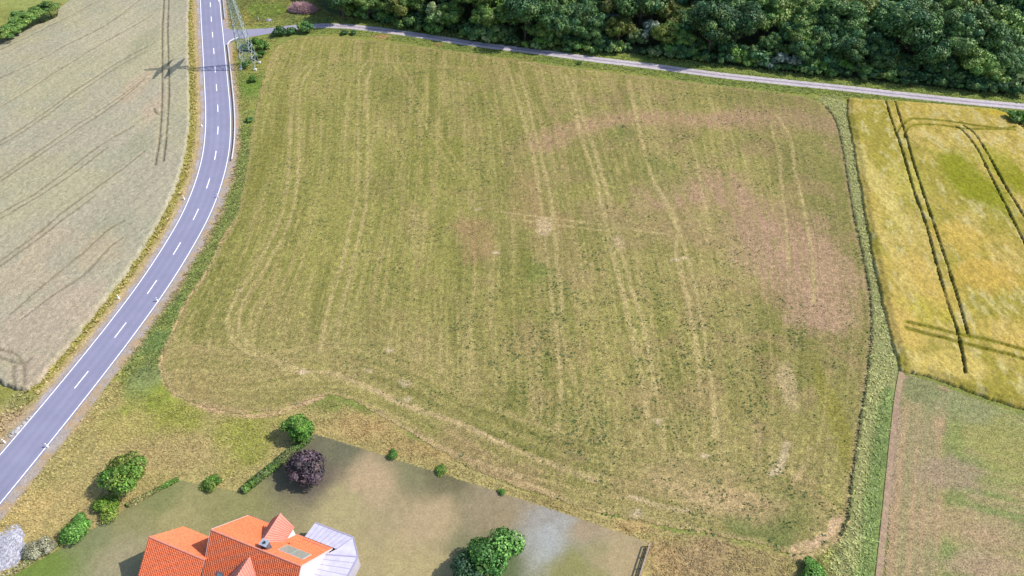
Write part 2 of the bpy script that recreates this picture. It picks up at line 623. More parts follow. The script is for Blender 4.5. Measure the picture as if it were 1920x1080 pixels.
VIEW = np.array([[-78, 27], [78, 27], [205, 262], [-205, 262]]) * np.array([1.04, 1.0])


def not_under(X, Y):
    k = np.ones(len(X), bool)
    for P in (FIELD, WHEAT, BARLEY):
        ins = inside(X, Y, P)
        j = np.nonzero(ins)[0]
        if len(j):
            d = seg_dist(X[j], Y[j], np.vstack([P, P[:1]]))
            k[j[d > 1.6]] = False
    return k


sheet('grassland', VIEW, 0.42, 0.0, grass_col, M_GRASS, keep=not_under, zfn=lambda X, Y: -0.05 * fbm(X, Y, 1.0, 2, 9))

# --- the mown field
lanes_px = [[(478, 200), (455, 340), (400, 480), (330, 610), (305, 690), (310, 760)],
            [(572, 90), (556, 170), (551, 300), (530, 400), (490, 500), (440, 590), (430, 640)],
            [(690, 90), (686, 200), (680, 330), (660, 440), (625, 560), (605, 680)],
            [(800, 90), (800, 200), (790, 400), (775, 560), (765, 760)],
            [(960, 110), (995, 240), (1015, 380), (1030, 560), (1050, 720), (1050, 900)],
            [(1068, 130), (1110, 280), (1150, 450), (1180, 600), (1215, 740), (1230, 930)],
            [(1185, 140), (1235, 350), (1290, 470), (1320, 640), (1342, 800), (1350, 980)],
            [(1455, 170), (1490, 330), (1525, 450), (1535, 600), (1530, 800), (1500, 1030)],
            [(1575, 200), (1600, 380), (1635, 600), (1610, 800), (1590, 960)]]
LANES = [GL(p) for p in lanes_px]


def lane_coord(X, Y):
    xs = np.stack([np.interp(Y, l[::-1, 1], l[::-1, 0]) for l in LANES], 0)
    s = np.zeros(len(X))
    for i in range(len(LANES) - 1):
        a, b = xs[i], xs[i + 1]
        t = (X - a) / np.maximum(b - a, 0.5)
        s = np.where((t >= 0) & (t < 1), i + t, s)
    s = np.where(X < xs[0], 0 + (X - xs[0]) / 15.0, s)
    s = np.where(X >= xs[-1], len(LANES) - 1 + (X - xs[-1]) / 15.0, s)
    return s


STRAW = A(208, 188, 128)
STRAW2 = A(196, 178, 112)
PINK = A(192, 160, 120)


def field_col(X, Y):
    s = lane_coord(X, Y)
    bottom = smooth(GL([(330, 742), (450, 760), (560, 740), (640, 745), (740, 785), (830, 840), (1000, 915), (1250, 975), (1490, 1030)]), 3)
    db, tb = seg_dist(X, Y, bottom, True)
    hl = 1 - sstep(9, 15, db)                         # headland mown along the lower edge
    u = np.where(hl > 0.5, db / 16.0 + 3.1, s)
    v = np.where(hl > 0.5, tb, Y)
    n_big = fbm(X, Y, 30, 4, 20)
    n_mid = fbm(X, Y, 6, 4, 21)
    stripe = fbm(u * 16.0, v * 0.05, 1.0, 3, 22)      # mower strips
    stripe2 = fbm(u * 55.0, v * 0.10, 1.0, 2, 23)     # windrow lines
    fine = fbm(X, Y, 0.8, 3, 24)
    c = np.tile(A(158, 154, 84), (len(X), 1))
    # greener on the left, browner towards the right and the lower edge
    px_like = sstep(-60, 90, X)
    c = mixc(c, A(160, 158, 80), (1 - px_like) * 0.6)
    c = mixc(c, A(166, 152, 96), px_like * 0.65)
    c = mixc(c, A(184, 166, 112), (1 - sstep(6, 34, db)) * 0.55)
    c = mixc(c, A(132, 136, 64), sstep(0.5, 0.68, n_big) * 0.5)
    c = mixc(c, A(184, 178, 96), sstep(0.52, 0.66, fbm(X, Y, 18, 3, 27)) * 0.35)
    c = mixc(c, A(192, 172, 114), sstep(0.5, 0.72, stripe) * 0.50)
    c = mixc(c, A(128, 130, 62), sstep(0.52, 0.75, 1 - stripe) * 0.40)
    c = mixc(c, STRAW2, sstep(0.58, 0.8, stripe2) * 0.45)
    c = mixc(c, A(138, 138, 66), sstep(0.6, 0.8, 1 - stripe2) * 0.35)
    stripe3 = fbm(u * 95.0, v * 0.035, 1.0, 2, 29)    # single swath lines
    c = c * (0.86 + 0.30 * stripe3)[:, None]
    c = mixc(c, A(200, 186, 122), sstep(0.66, 0.8, stripe3) * 0.45)
    c = mixc(c, A(138, 134, 74), px_like * sstep(0.42, 0.6, fbm(X, Y, 24, 4, 30)) * 0.45)
    c = mixc(c, A(178, 150, 108), sstep(0.54, 0.7, n_mid) * 0.35 * (0.4 + px_like))
    # where the soil shows
    pk = [([(1005, 272), (1060, 250), (1120, 232), (1200, 220), (1300, 226), (1400, 222)], 5.2, PINK, 0.85),
          ([(1400, 224), (1480, 222), (1545, 232)], 7, A(184, 152, 118), 0.6),
          ([(1260, 372), (1330, 352), (1400, 385), (1470, 420), (1520, 455)], 9, A(192, 158, 124), 0.75),
          ([(1500, 470), (1540, 520), (1545, 570)], 10, A(196, 162, 128), 0.8),
          ([(1400, 440), (1440, 500), (1490, 560), (1540, 590)], 7, A(194, 160, 128), 0.7),
          ([(885, 430), (900, 470)], 5, A(182, 150, 106), 0.7),
          ([(985, 340), (1000, 400), (1040, 420)], 5, A(184, 154, 108), 0.55),
          ([(1130, 395), (1200, 420), (1260, 430), (1340, 450)], 6, A(182, 156, 112), 0.5),
          ([(840, 820), (920, 870), (1000, 900)], 3, A(190, 156, 118), 0.5)]
    for k, (pp, w, colr, st) in enumerate(pk):
        d = dist_near(X, Y, smooth(GL(pp), 4), w * 2)
        d = d + (n_mid - 0.5) * w * 1.2 + (fine - 0.5) * w * 0.5
        wg = (1 - sstep(w * 0.15, w * 1.2, d)) * st * 1.15 * (0.5 + 0.6 * sstep(0.3, 0.7, stripe2))
        c = mixc(c, colr, np.clip(wg, 0, 1))
    c = patches(c, X, Y, [((1430, 985), 9, 4, A(118, 132, 70), 0.75), ((1490, 960), 6, 7, A(140, 140, 80), 0.6), ((1400, 950), 9, 4, A(200, 172, 124), 0.6), ((1010, 510), 4, 4, A(120, 140, 62), 0.6),
                          ((1160, 250), 4, 6, A(130, 142, 72), 0.5), ((1480, 725), 2.5, 7, A(214, 190, 142), 0.6), ((1290, 900), 9, 5, A(196, 172, 122), 0.5),
                          ((1330, 940), 8, 3, A(206, 178, 130), 0.5), ((1575, 800), 2.5, 22, A(156, 150, 66), 0.7), ((1560, 330), 3, 26, A(150, 148, 78), .6), ((480, 330), 5, 34, A(140, 138, 62), 0.6),
                          ((640, 400), 14, 22, A(176, 170, 92), .5), ((830, 300), 12, 18, A(154, 154, 72), .4), ((1020, 425), 2.2, 4.5, A(220, 194, 152), 0.8), ((1160, 455), 2, 4, A(216, 190, 146), 0.7),
                          ((400, 720), 10, 4, A(176, 158, 100), 0.6), ((400, 770), 8, 2, A(190, 164, 116), 0.6), ((1240, 330), 9, 12, A(146, 148, 78), 0.5), ((700, 130), 24, 6, A(166, 162, 90), 0.5)])
    L = []

    def pair(a, b, w=0.75, colr=STRAW, st=0.6):
        L.append((a, w, colr, st))
        L.append((b, w, colr, st))
    pair([(590, 108), (556, 150), (546, 200), (543, 300), (528, 400), (480, 500), (436, 570), (428, 615), (452, 652), (490, 675), (560, 698), (600, 712)],
         [(610, 110), (575, 140), (561, 190), (560, 300), (548, 400), (505, 490), (462, 555), (447, 600), (462, 640), (500, 668), (570, 696)], 0.8, STRAW, 0.62)
    L.append(([(572, 300), (562, 400), (530, 480), (490, 540)], 0.7, STRAW2, 0.4))
    pair([(690, 115), (674, 140), (672, 220), (671, 350), (655, 430), (640, 500), (612, 590), (600, 660)],
         [(700, 118), (688, 160), (690, 260), (688, 360), (675, 440), (655, 520), (638, 590), (630, 650)], 0.8, STRAW, 0.6)
    pair([(735, 115), (770, 180), (800, 240), (830, 290), (862, 335)], [(745, 110), (782, 175), (812, 230), (845, 285), (880, 335)], 0.65, STRAW2, 0.6)
    pair([(955, 130), (966, 170), (985, 240), (1003, 310), (1012, 370), (1020, 425), (1032, 540), (1045, 640), (1052, 740), (1042, 810)],
         [(972, 140), (990, 190), (1006, 260), (1024, 330), (1036, 400), (1048, 520), (1060, 640), (1078, 720)], 0.85, STRAW, 0.62)
    pair([(1060, 140), (1076, 190), (1090, 260), (1112, 320), (1130, 390), (1142, 450), (1160, 520), (1185, 620), (1200, 700), (1215, 780)],
         [(1076, 150), (1092, 220), (1118, 290), (1138, 360), (1153, 430), (1172, 500), (1200, 590), (1216, 660), (1230, 740)], 0.95, STRAW, 0.72)
    pair([(1180, 150), (1200, 250), (1222, 330), (1250, 390), (1280, 450), (1300, 520), (1315, 600), (1330, 680), (1338, 760), (1340, 820)],
         [(1225, 330), (1238, 360), (1270, 420), (1268, 480), (1290, 560), (1306, 650), (1312, 740)], 0.9, STRAW, 0.68)
    pair([(1455, 215), (1482, 260), (1492, 330), (1503, 370), (1515, 430), (1523, 490), (1525, 570)],
         [(1445, 235), (1462, 300), (1464, 340), (1474, 420), (1480, 500)], 0.8, STRAW, 0.62)
    L += [([(1485, 1030), (1520, 1024), (1552, 1003), (1576, 972)], 1.3, A(222, 190, 146), 0.9), ([(560, 697), (640, 705), (760, 760), (850, 790), (930, 825), (1010, 862), (1080, 888), (1115, 903)], 0.9, A(216, 190, 140), 0.75),
          ([(600, 742), (700, 775), (760, 805), (830, 840), (900, 868), (960, 890), (1010, 915), (1060, 935)], 0.7, A(214, 186, 138), 0.6),
          ([(620, 770), (680, 790), (740, 830), (800, 850)], 1.6, A(176, 152, 116), 0.6),
          ([(1180, 930), (1240, 950), (1290, 958)], 0.9, A(222, 196, 152), 0.7), ([(1230, 900), (1330, 940), (1400, 965)], 1.2, A(206, 180, 130), 0.5),
          ([(1475, 835), (1465, 865), (1448, 890)], 1.3, A(222, 200, 158), 0.75), ([(1520, 840), (1510, 870), (1490, 900)], 0.8, A(210, 184, 136), 0.5),
          ([(930, 397), (1020, 408), (1100, 418), (1180, 430), (1260, 440)], 0.6, STRAW, 0.6), ([(960, 410), (1060, 424), (1160, 436)], 0.6, STRAW, 0.5),
          ([(1000, 132), (1120, 155), (1200, 160), (1330, 172)], 0.9, STRAW2, 0.5), ([(640, 110), (750, 118), (900, 130)], 1.2, A(196, 176, 112), 0.5),
          ([(1305, 270), (1310, 330), (1330, 420), (1326, 450)], 0.8, STRAW, 0.5), ([(1420, 270), (1440, 320), (1450, 400)], 0.7, STRAW2, 0.45),
          ([(1130, 200), (1160, 260), (1180, 330), (1200, 400)], 0.6, STRAW2, 0.35), ([(900, 160), (940, 240), (970, 330), (985, 420)], 0.6, STRAW2, 0.4),
          ([(820, 250), (815, 400), (800, 520), (785, 640)], 0.6, STRAW2, 0.4), ([(745, 260), (740, 380), (730, 480), (715, 580)], 0.6, STRAW2, 0.35),
          ([(930, 450), (935, 560), (925, 680)], 0.6, STRAW2, 0.4), ([(1085, 480), (1100, 580), (1110, 690), (1115, 780)], 0.6, STRAW2, 0.35),
          ([(640, 250), (630, 380), (600, 480)], 0.5, STRAW2, 0.35), ([(1390, 600), (1400, 720), (1395, 850)], 0.6, STRAW2, 0.35),
          ([(1440, 620), (1450, 720), (1440, 820)], 0.6, STRAW2, 0.35), ([(1555, 660), (1545, 780), (1520, 880)], 0.6, STRAW2, 0.4)]
    c = strokes(c, X, Y, L)
    # single pale spots of straw left lying
    for k, (p, r) in enumerate([((570, 698), 0.9), ((878, 157), 0.5), ((898, 393), 0.7), ((448, 544), 0.6), ((1110, 495), 0.5), ((763, 718), 1.0), ((730, 657), .7), ((1263, 488), .8), ((1285, 485), .7),
                                ((1195, 965), 1.0), ((690, 695), .6), ((760, 750), .8), ((930, 475), .6), ((1325, 855), .7), ((1230, 790), .8)]):
        q = G(*p)
        d = np.hypot((X - q[0]) / 1.6, Y - q[1])
        c = mixc(c, A(228, 206, 166), (1 - sstep(r * 0.1, r * 1.1, d + (fine - .5) * r * 1.6)) * 0.75)
    # worn rim of the mowing
    dr = seg_dist(X, Y, np.vstack([FIELD, FIELD[:1]]))
    low = sstep(-30, -42, X + 0 * Y) * 0
    c = mixc(c, A(206, 176, 132), (1 - sstep(0.4, 1.2, dr + (fine - .5))) * 0.35)
    k = 0.66 + 0.54 * fbm(X, Y, 0.75, 3, 25, 0.9)
    return c * k[:, None] * np.array([0.93, 0.915, 0.94])


sheet('mown_field', FIELD, 0.30, 0.012, field_col, M_FIELD, zfn=lambda X, Y: 0.012 + 0.05 * fbm(X, Y, 0.8, 3, 28, 0.7), jit=0.035, warp=0.35)

# --- stubble meadow on the lower right and the brown footpath
def stub_col(X, Y):
    th = math.radians(-16)
    a = X * math.cos(th) + Y * math.sin(th)
    b = -X * math.sin(th) + Y * math.cos(th)
    st = fbm(a * 0.12, b * 1.6, 1, 3, 41)
    n = fbm(X, Y, 12, 4, 42)
    dp = seg_dist(X, Y, PATH)
    c = np.tile(A(144, 150, 94), (len(X), 1))
    c = mixc(c, A(160, 158, 94), sstep(0.4, 0.65, n) * 0.7)
    rows = fbm(dp * 1.3, Y * 0.04, 1, 3, 43)
    along = 1 - sstep(8, 11, dp)
    c = mixc(c, A(178, 152, 118), sstep(.4, .75, st) * 0.55 * (1 - along))
    c = mixc(c, A(128, 140, 84), sstep(.5, .75, 1 - st) * 0.5 * (1 - along))
    c = mixc(c, A(172, 150, 116), along * 0.65)
    c = mixc(c, A(190, 156, 122), along * sstep(.5, .7, rows) * 0.6)
    c = mixc(c, A(126, 146, 70), (1 - sstep(0.8, 2.3, np.abs(dp - 9.5) + (n - .5) * 3)) * 0.55)
    c = patches(c, X, Y, [((1800, 980), 9, 5, A(184, 156, 120), 0.7), ((1870, 1010), 9, 4, A(178, 152, 118), 0.6), ((1790, 890), 7, 5, A(170, 146, 122), 0.7), ((1780, 1045), 4, 2.5, A(134, 146, 92), 0.5),
                          ((1800, 760), 9, 5, A(148, 150, 104), 0.8), ((1850, 1060), 9, 3, A(182, 152, 126), .7), ((1900, 850), 9, 8, A(160, 156, 90), 0.7), ((1720, 730), 5, 5, A(126, 136, 88), .7)])
    c = mixc(c, A(174, 148, 122), (1 - sstep(0.5, 1.2, dp + (fbm(X, Y, 1.5, 2, 44) - .5))))
    return c * (0.84 + 0.32 * fbm(X, Y, 0.8, 3, 45, .8))[:, None]


sheet('stubble_meadow', STUB, 0.35, 0.010, stub_col, M_FIELD, zfn=lambda X, Y: 0.01 + 0.05 * fbm(X, Y, 0.8, 3, 46, .7), warp=0.3)


def path_col(X, Y, o):
    n_ = fbm(X, Y, 1.3, 3, 47)
    c = np.tile(A(184, 156, 130), (len(X), 1))
    c = mixc(c, A(168, 154, 112), sstep(0.32, 0.6, np.abs(o) + (n_ - .5) * 0.9))
    return c * (0.8 + 0.35 * n_)[:, None]


ribbon('footpath', PATH, -0.48, 0.48, 0.085, M_DIRT, path_col, 9, 0.35)

# --- wheat on the left
w_tram = [[(309, -60), (307, 0), (304, 60), (304, 130), (303, 200), (299, 260), (291, 310)], [(318, -60), (316, 0), (314, 60), (316, 130), (316, 190), (312, 250), (306, 305)],
          [(-60, 178), (0, 148), (70, 115), (140, 78), (200, 48), (262, 0)], [(-60, 120), (0, 95), (90, 52), (185, 2)],
          [(-60, 234), (0, 202), (60, 165), (130, 120), (200, 78), (285, 30)],
          [(-60, 300), (0, 266), (70, 222), (130, 178), (200, 132), (275, 88)], [(-60, 308), (0, 274), (70, 230), (130, 186), (200, 140), (275, 96)],
          [(-60, 372), (0, 334), (75, 282), (140, 238), (205, 196), (270, 150)], [(-60, 380), (0, 342), (75, 291), (140, 247), (205, 204), (260, 160)],
          [(-60, 440), (0, 402), (70, 362), (130, 318), (190, 272), (250, 238)], [(-60, 450), (0, 412), (75, 368), (135, 328), (200, 278)],
          [(-60, 530), (0, 490), (60, 448), (120, 398), (170, 362), (230, 318), (270, 285)], [(-60, 540), (0, 500), (60, 458), (125, 408), (180, 368)],
          [(20, 590), (90, 530), (150, 480), (200, 435), (235, 415)], [(40, 600), (100, 555), (160, 515), (205, 465), (230, 448)],
          [(-60, 640), (0, 657), (30, 665), (44, 682), (60, 672)], [(-60, 655), (0, 671), (25, 680), (46, 684)], [(26, 688), (28, 726)], [(44, 684), (48, 722)],
          [(288, 205), (292, 212), (298, 215)]]
W_TRAM = [smooth(GL(p, 0.6), 5) for p in w_tram]


def tram_depth(X, Y, lines, w):
    d = np.full(X.shape, 1e9)
    for l in lines:
        d = np.minimum(d, dist_near(X, Y, l, 3.0))
    return d + (fbm(X, Y, 1.5, 2, 63) - 0.5) * w * 0.6


def wheat_z(X, Y):
    d = tram_depth(X, Y, W_TRAM[2:], 0.5)
    d2 = tram_depth(X, Y, W_TRAM[:2], 0.4)
    weak = 0.25 + 0.75 * sstep(0.35, 0.65, fbm(X, Y, 7, 3, 64))
    h = 0.62 + 0.10 * fbm(X, Y, 5, 3, 61) + 0.22 * fbm(X, Y, 0.8, 3, 62, 0.9)
    h = h - (1 - sstep(0.08, 0.38, d)) * 0.26 * weak
    h = h - (1 - sstep(0.06, 0.32, d2)) * 0.42
    return h


def wheat_col(X, Y):
    n = fbm(X, Y, 22, 4, 65)
    f = fbm(X, Y, 0.7, 3, 66, 0.8)
    e_ = G(275, 88) - G(0, 266)
    e_ = e_ / np.linalg.norm(e_)
    a_, b_ = X * e_[0] + Y * e_[1], -X * e_[1] + Y * e_[0]
    rows = fbm(b_ * 1.5, a_ * 0.05, 1.0, 3, 68)
    f = f * 0.6 + rows * 0.4
    c = np.tile(A(184, 176, 150), (len(X), 1))
    c = mixc(c, A(186, 180, 142), sstep(0.42, 0.62, n) * 0.6)
    c = mixc(c, A(176, 172, 146), sstep(0.5, 0.68, fbm(X, Y, 9, 3, 67)) * 0.6)
    c = patches(c, X, Y, [((260, 165), 5, 14, A(196, 178, 148), 0.8), ((285, 210), 4, 12, A(198, 178, 150), 0.7), ((60, 640), 14, 12, A(192, 174, 152), 0.7), ((150, 570), 9, 9, A(194, 176, 152), 0.8), ((30, 530), 12, 10, A(196, 178, 150), 0.7),
                          ((190, 470), 7, 8, A(196, 178, 146), 0.6), ((90, 460), 9, 9, A(194, 176, 148), 0.6), ((220, 60), 20, 20, A(194, 184, 154), 0.6), ((100, 700), 10, 6, A(194, 174, 152), 0.7), ((268, 90), 4, 22, A(168, 166, 134), 0.6),
                          ((262, 270), 5, 10, A(166, 164, 132), 0.5), ((210, 430), 5, 5, A(172, 170, 138), .5)])
    d = np.minimum(tram_depth(X, Y, W_TRAM, 0.5), 9)
    c = mixc(c, A(140, 128, 106), (1 - sstep(0.1, 0.45, d)) * 0.75)
    return c * (0.72 + 0.56 * f)[:, None]


sheet('wheat_field', WHEAT, 0.28, 0.0, wheat_col, M_CROP, zfn=wheat_z, skirt=True, jit=0.12, warp=0.35, flat=True)

# --- barley on the right
b_tram = [[(1658, 184), (1666, 215), (1676, 243), (1692, 290), (1712, 360), (1735, 425), (1755, 500), (1775, 570), (1795, 630), (1808, 700)],
          [(1676, 188), (1686, 222), (1696, 252), (1712, 310), (1730, 365), (1755, 440), (1778, 510), (1795, 565), (1813, 628)],
          [(1680, 250), (1688, 238), (1700, 228), (1715, 225), (1780, 230), (1830, 238), (1900, 246)], [(1694, 260), (1700, 243), (1718, 236), (1770, 238), (1810, 244), (1870, 244), (1900, 240)],
          [(1790, 238), (1806, 250), (1830, 280), (1855, 330), (1885, 390), (1905, 430), (1935, 490)], [(1805, 238), (1825, 252), (1850, 290), (1880, 345), (1910, 395), (1950, 460)],
          [(1698, 606), (1750, 618), (1800, 630), (1850, 640), (1930, 662)], [(1698, 618), (1750, 632), (1800, 645), (1860, 660), (1940, 682)]]
B_TRAM = [smooth(GL(p, 0.5), 5) for p in b_tram]


def barley_z(X, Y):
    d = tram_depth(X, Y, B_TRAM[:2] + B_TRAM[4:6], 0.45)
    d2 = tram_depth(X, Y, B_TRAM[2:4] + B_TRAM[6:], 0.45)
    h = 0.62 + 0.12 * fbm(X, Y, 4, 3, 81) + 0.22 * fbm(X, Y, 0.9, 3, 82, .9)
    h = h + 0.10 * fbm((X * 0.95 + Y * 0.3) * 2.4, (Y * 0.95 - X * 0.3) * 0.12, 1.0, 2, 88)
    lod = fbm(X * 0.5 + Y * 0.25, Y * 0.35 - X * .2, 1.1, 3, 83)
    h = h + 0.12 * lod
    h = h - (1 - sstep(0.08, 0.30, d)) * 0.95
    h = h - (1 - sstep(0.08, 0.38, d2)) * 0.42
    h = h * (0.45 + 0.55 * sstep(0.0, 1.6, seg_dist(X, Y, np.vstack([BARLEY, BARLEY[:1]]))))
    return np.maximum(h, 0.03)


def barley_col(X, Y):
    n = fbm(X, Y, 16, 4, 84)
    g = fbm(X, Y, 7, 4, 85)
    f = fbm(X, Y, 0.7, 3, 86, 0.8)
    swirl = fbm(X * 0.9 + 2.5 * g, Y * 0.35 - X * 0.3, 1.0, 3, 87)
    row = fbm((X * 0.95 + Y * 0.3) * 1.9, (Y * 0.95 - X * 0.3) * 0.10, 1.0, 2, 89)
    c = np.tile(A(202, 176, 92), (len(X), 1)) * (0.85 + 0.3 * row)[:, None]
    c = mixc(c, A(170, 158, 66), sstep(0.45, 0.65, n) * 0.75)
    c = mixc(c, A(218, 190, 118), sstep(0.5, 0.7, g) * 0.6)
    c = mixc(c, A(222, 206, 152), sstep(0.55, 0.75, swirl) * 0.55)
    c = mixc(c, A(160, 148, 66), sstep(0.58, 0.75, 1 - swirl) * 0.5)
    c = patches(c, X, Y, [((1810, 340), 7, 18, A(150, 150, 34), 0.95), ((1890, 330), 6, 13, A(150, 148, 30), 0.95), ((1850, 300), 6, 8, A(182, 172, 70), .6), ((1740, 205), 12, 5, A(210, 182, 98), 0.7), ((1880, 215), 8, 4, A(196, 170, 52), 0.8),
                          ((1800, 450), 7, 9, A(220, 184, 96), 0.7), ((1850, 520), 10, 7, A(218, 180, 92), 0.75), ((1720, 520), 5, 14, A(218, 184, 100), 0.7), ((1690, 620), 5, 9, A(222, 188, 108), 0.85), ((1900, 640), 9, 6, A(222, 188, 104), 0.7),
                          ((1630, 330), 2.5, 26, A(222, 200, 122), 0.8), ((1660, 460), 2.5, 20, A(220, 192, 112), 0.8), ((1700, 350), 6, 14, A(206, 190, 98), 0.6), ((1740, 590), 6, 6, A(196, 182, 70), 0.6), ((1780, 690), 10, 4, A(224, 196, 110), .6)])
    d = np.minimum(tram_depth(X, Y, B_TRAM[:2] + B_TRAM[4:6], 0.45), 9)
    c = mixc(c, A(84, 90, 40), (1 - sstep(0.12, 0.36, d)) * 0.9)
    d = np.minimum(tram_depth(X, Y, B_TRAM[2:4] + B_TRAM[6:], 0.45), 9)
    c = mixc(c, A(140, 136, 34), (1 - sstep(0.3, 0.8, d)) * 0.75)
    return c * (0.60 + 0.62 * f)[:, None] * np.array([1.0, 1.03, 0.93])


sheet('barley_field', BARLEY, 0.25, 0.0, barley_col, M_CROP, zfn=barley_z, skirt=True, jit=0.12, warp=0.2, flat=True)

# --- garden ground round the house
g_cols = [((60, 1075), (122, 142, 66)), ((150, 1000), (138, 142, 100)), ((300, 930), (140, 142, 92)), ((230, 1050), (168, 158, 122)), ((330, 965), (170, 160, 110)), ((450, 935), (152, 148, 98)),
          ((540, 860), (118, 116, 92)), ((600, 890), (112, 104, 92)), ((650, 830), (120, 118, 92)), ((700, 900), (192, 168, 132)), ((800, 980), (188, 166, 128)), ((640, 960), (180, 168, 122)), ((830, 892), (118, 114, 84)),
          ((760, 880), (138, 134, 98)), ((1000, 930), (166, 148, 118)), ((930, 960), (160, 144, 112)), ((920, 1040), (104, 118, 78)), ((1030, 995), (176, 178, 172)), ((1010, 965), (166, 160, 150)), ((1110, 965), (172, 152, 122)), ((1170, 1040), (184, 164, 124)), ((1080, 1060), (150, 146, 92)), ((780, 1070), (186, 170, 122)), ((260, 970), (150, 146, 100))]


def garden_col(X, Y):
    c = np.zeros((len(X), 3))
    w = np.zeros(len(X))
    jx = (fbm(X, Y, 5, 3, 101) - .5) * 5
    jy = (fbm(X, Y, 5, 3, 105) - .5) * 5
    for p, rgb in g_cols:
        q = G(*p)
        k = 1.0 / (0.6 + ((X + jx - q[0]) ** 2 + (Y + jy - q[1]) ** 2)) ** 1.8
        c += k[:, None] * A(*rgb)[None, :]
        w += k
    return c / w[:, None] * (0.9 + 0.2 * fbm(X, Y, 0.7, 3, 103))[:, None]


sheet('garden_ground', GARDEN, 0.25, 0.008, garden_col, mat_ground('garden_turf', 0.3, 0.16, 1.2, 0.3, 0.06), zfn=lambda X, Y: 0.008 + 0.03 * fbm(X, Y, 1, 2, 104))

# --- floor of the wood
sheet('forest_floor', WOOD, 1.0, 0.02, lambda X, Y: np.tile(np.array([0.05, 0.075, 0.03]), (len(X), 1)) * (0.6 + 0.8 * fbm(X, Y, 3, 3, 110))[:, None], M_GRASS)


# --- road, shoulders, markings
def road_col(X, Y, o):
    n = fbm(X, Y, 6, 3, 120)
    base = A(163, 162, 190)
    k = 0.93 + 0.12 * n - 0.08 * np.exp(-((np.abs(np.abs(o) - 1.6) - 0.75) / 0.45) ** 2) + 0.02 * np.exp(-(o / 0.5) ** 2)
    return base[None, :] * k[:, None]


def gravel_col(c1, c2, seed):
    def fn(X, Y, o):
        w = sstep(0.35, 0.65, fbm(X, Y, 1.5, 3, seed))
        return c1[None, :] * (1 - w[:, None]) + c2[None, :] * w[:, None]
    return fn


ribbon('gravel_shoulder', ROAD, -4.6, -3.5, 0.014, M_DIRT, gravel_col(A(188, 168, 146), A(192, 182, 186), 130), 4)
ribbon('gravel_shoulder', ROAD, 3.5, 5.4, 0.014, M_DIRT, gravel_col(A(194, 168, 136), A(186, 174, 166), 131), 5)
road = ribbon('road', ROAD, -3.6, 3.6, 0.03, M_ASPH, road_col, 25, 0.8)
ribbon('edge_line', ROAD, -3.31, -3.19, 0.036, M_PAINT, parent=road)
ribbon('edge_line', ROAD, 3.19, 3.31, 0.036, M_PAINT, parent=road)
RD = np.r_[0, np.cumsum(np.linalg.norm(np.diff(ROAD, axis=0), axis=1))]


def road_at(s, off=0.0):
    x, y = np.interp(s, RD, ROAD[:, 0]), np.interp(s, RD, ROAD[:, 1])
    x2, y2 = np.interp(s + .5, RD, ROAD[:, 0]), np.interp(s + .5, RD, ROAD[:, 1])
    x1, y1 = np.interp(s - .5, RD, ROAD[:, 0]), np.interp(s - .5, RD, ROAD[:, 1])
    t = np.array([x2 - x1, y2 - y1])
    t /= np.linalg.norm(t)
    return np.array([x + t[1] * off, y - t[0] * off]), t


def road_s(px, py):
    q = G(px, py)
    d, t = seg_dist(np.array([q[0]]), np.array([q[1]]), ROAD, True)
    return float(t[0])


dash_px = [(394.5, 9), (396.2, 36), (398.6, 65), (401, 96), (403.5, 130), (406, 164.5), (408.7, 203), (409, 244.5), (404, 291.5), (391, 344), (367.5, 402), (332, 466), (285.5, 538), (226, 619), (153, 712)]
for p in dash_px:
    s = road_s(*p)
    seg = np.array([road_at(q)[0] for q in np.linspace(s - 2.0, s + 2.0, 6)])
    ribbon('centre_line_dash', seg, -0.075, 0.075, 0.036, M_PAINT, parent=road, step=1.0)

# --- junction and farm track
apron_px = [(414, 48), (419, 52), (432, 55.5), (450, 56), (500, 53), (545, 48.5), (545, 57), (500, 64), (465, 70), (444, 74.5), (433, 79), (425, 85.5), (421, 95), (414, 95)]
ap = MB()
ap.poly([(*q, 0.024) for q in GL(apron_px)][::-1])
aps = ap.mesh('junction_apron')
at_ = aps.color_attributes.new('Col', 'FLOAT_COLOR', 'POINT')
for d_ in at_.data:
    d_.color = (*A(170, 166, 190), 1)
if aps.polygons[0].normal.z < 0:
    aps.flip_normals()
link('junction_apron', aps, M_ASPH)['kind'] = 'structure'


def track_col(X, Y, o):
    n = fbm(X, Y, 4, 3, 140)
    edge = fbm(X, Y, 1.2, 2, 141) - .5
    oo = np.abs(o) + edge * 0.35
    pale = A(214, 204, 208)
    mid = A(160, 152, 168)
    w = (1 - sstep(0.2, 0.55, oo))
    c = np.tile(pale, (len(X), 1))
    c = mixc(c, mid, w * 0.85)
    c = mixc(c, A(190, 176, 160), sstep(1.45, 1.75, oo) * 0.7)
    asph = sstep(G(640, 50)[0], G(560, 50)[0], X)
    c = mixc(c, A(176, 170, 186), asph * 0.85)
    return c * (0.9 + 0.2 * n)[:, None]


ribbon('farm_track', TRACK, -1.75, 1.75, 0.018, M_DIRT, track_col, 15, 0.5)


# ------------------------------------------------------------------ grass tufts, weeds (nobody could count them)
def scatter(poly, dens, keep=None, seed=0):
    r = np.random.default_rng(seed)
    x0, y0 = poly.min(0)
    x1, y1 = poly.max(0)
    n = int((x1 - x0) * (y1 - y0) * dens)
    X, Y = r.uniform(x0, x1, n), r.uniform(y0, y1, n)
    m = inside(X, Y, poly)
    X, Y = X[m], Y[m]
    if keep is not None:
        m = keep(X, Y)
        X, Y = X[m], Y[m]
    return X, Y


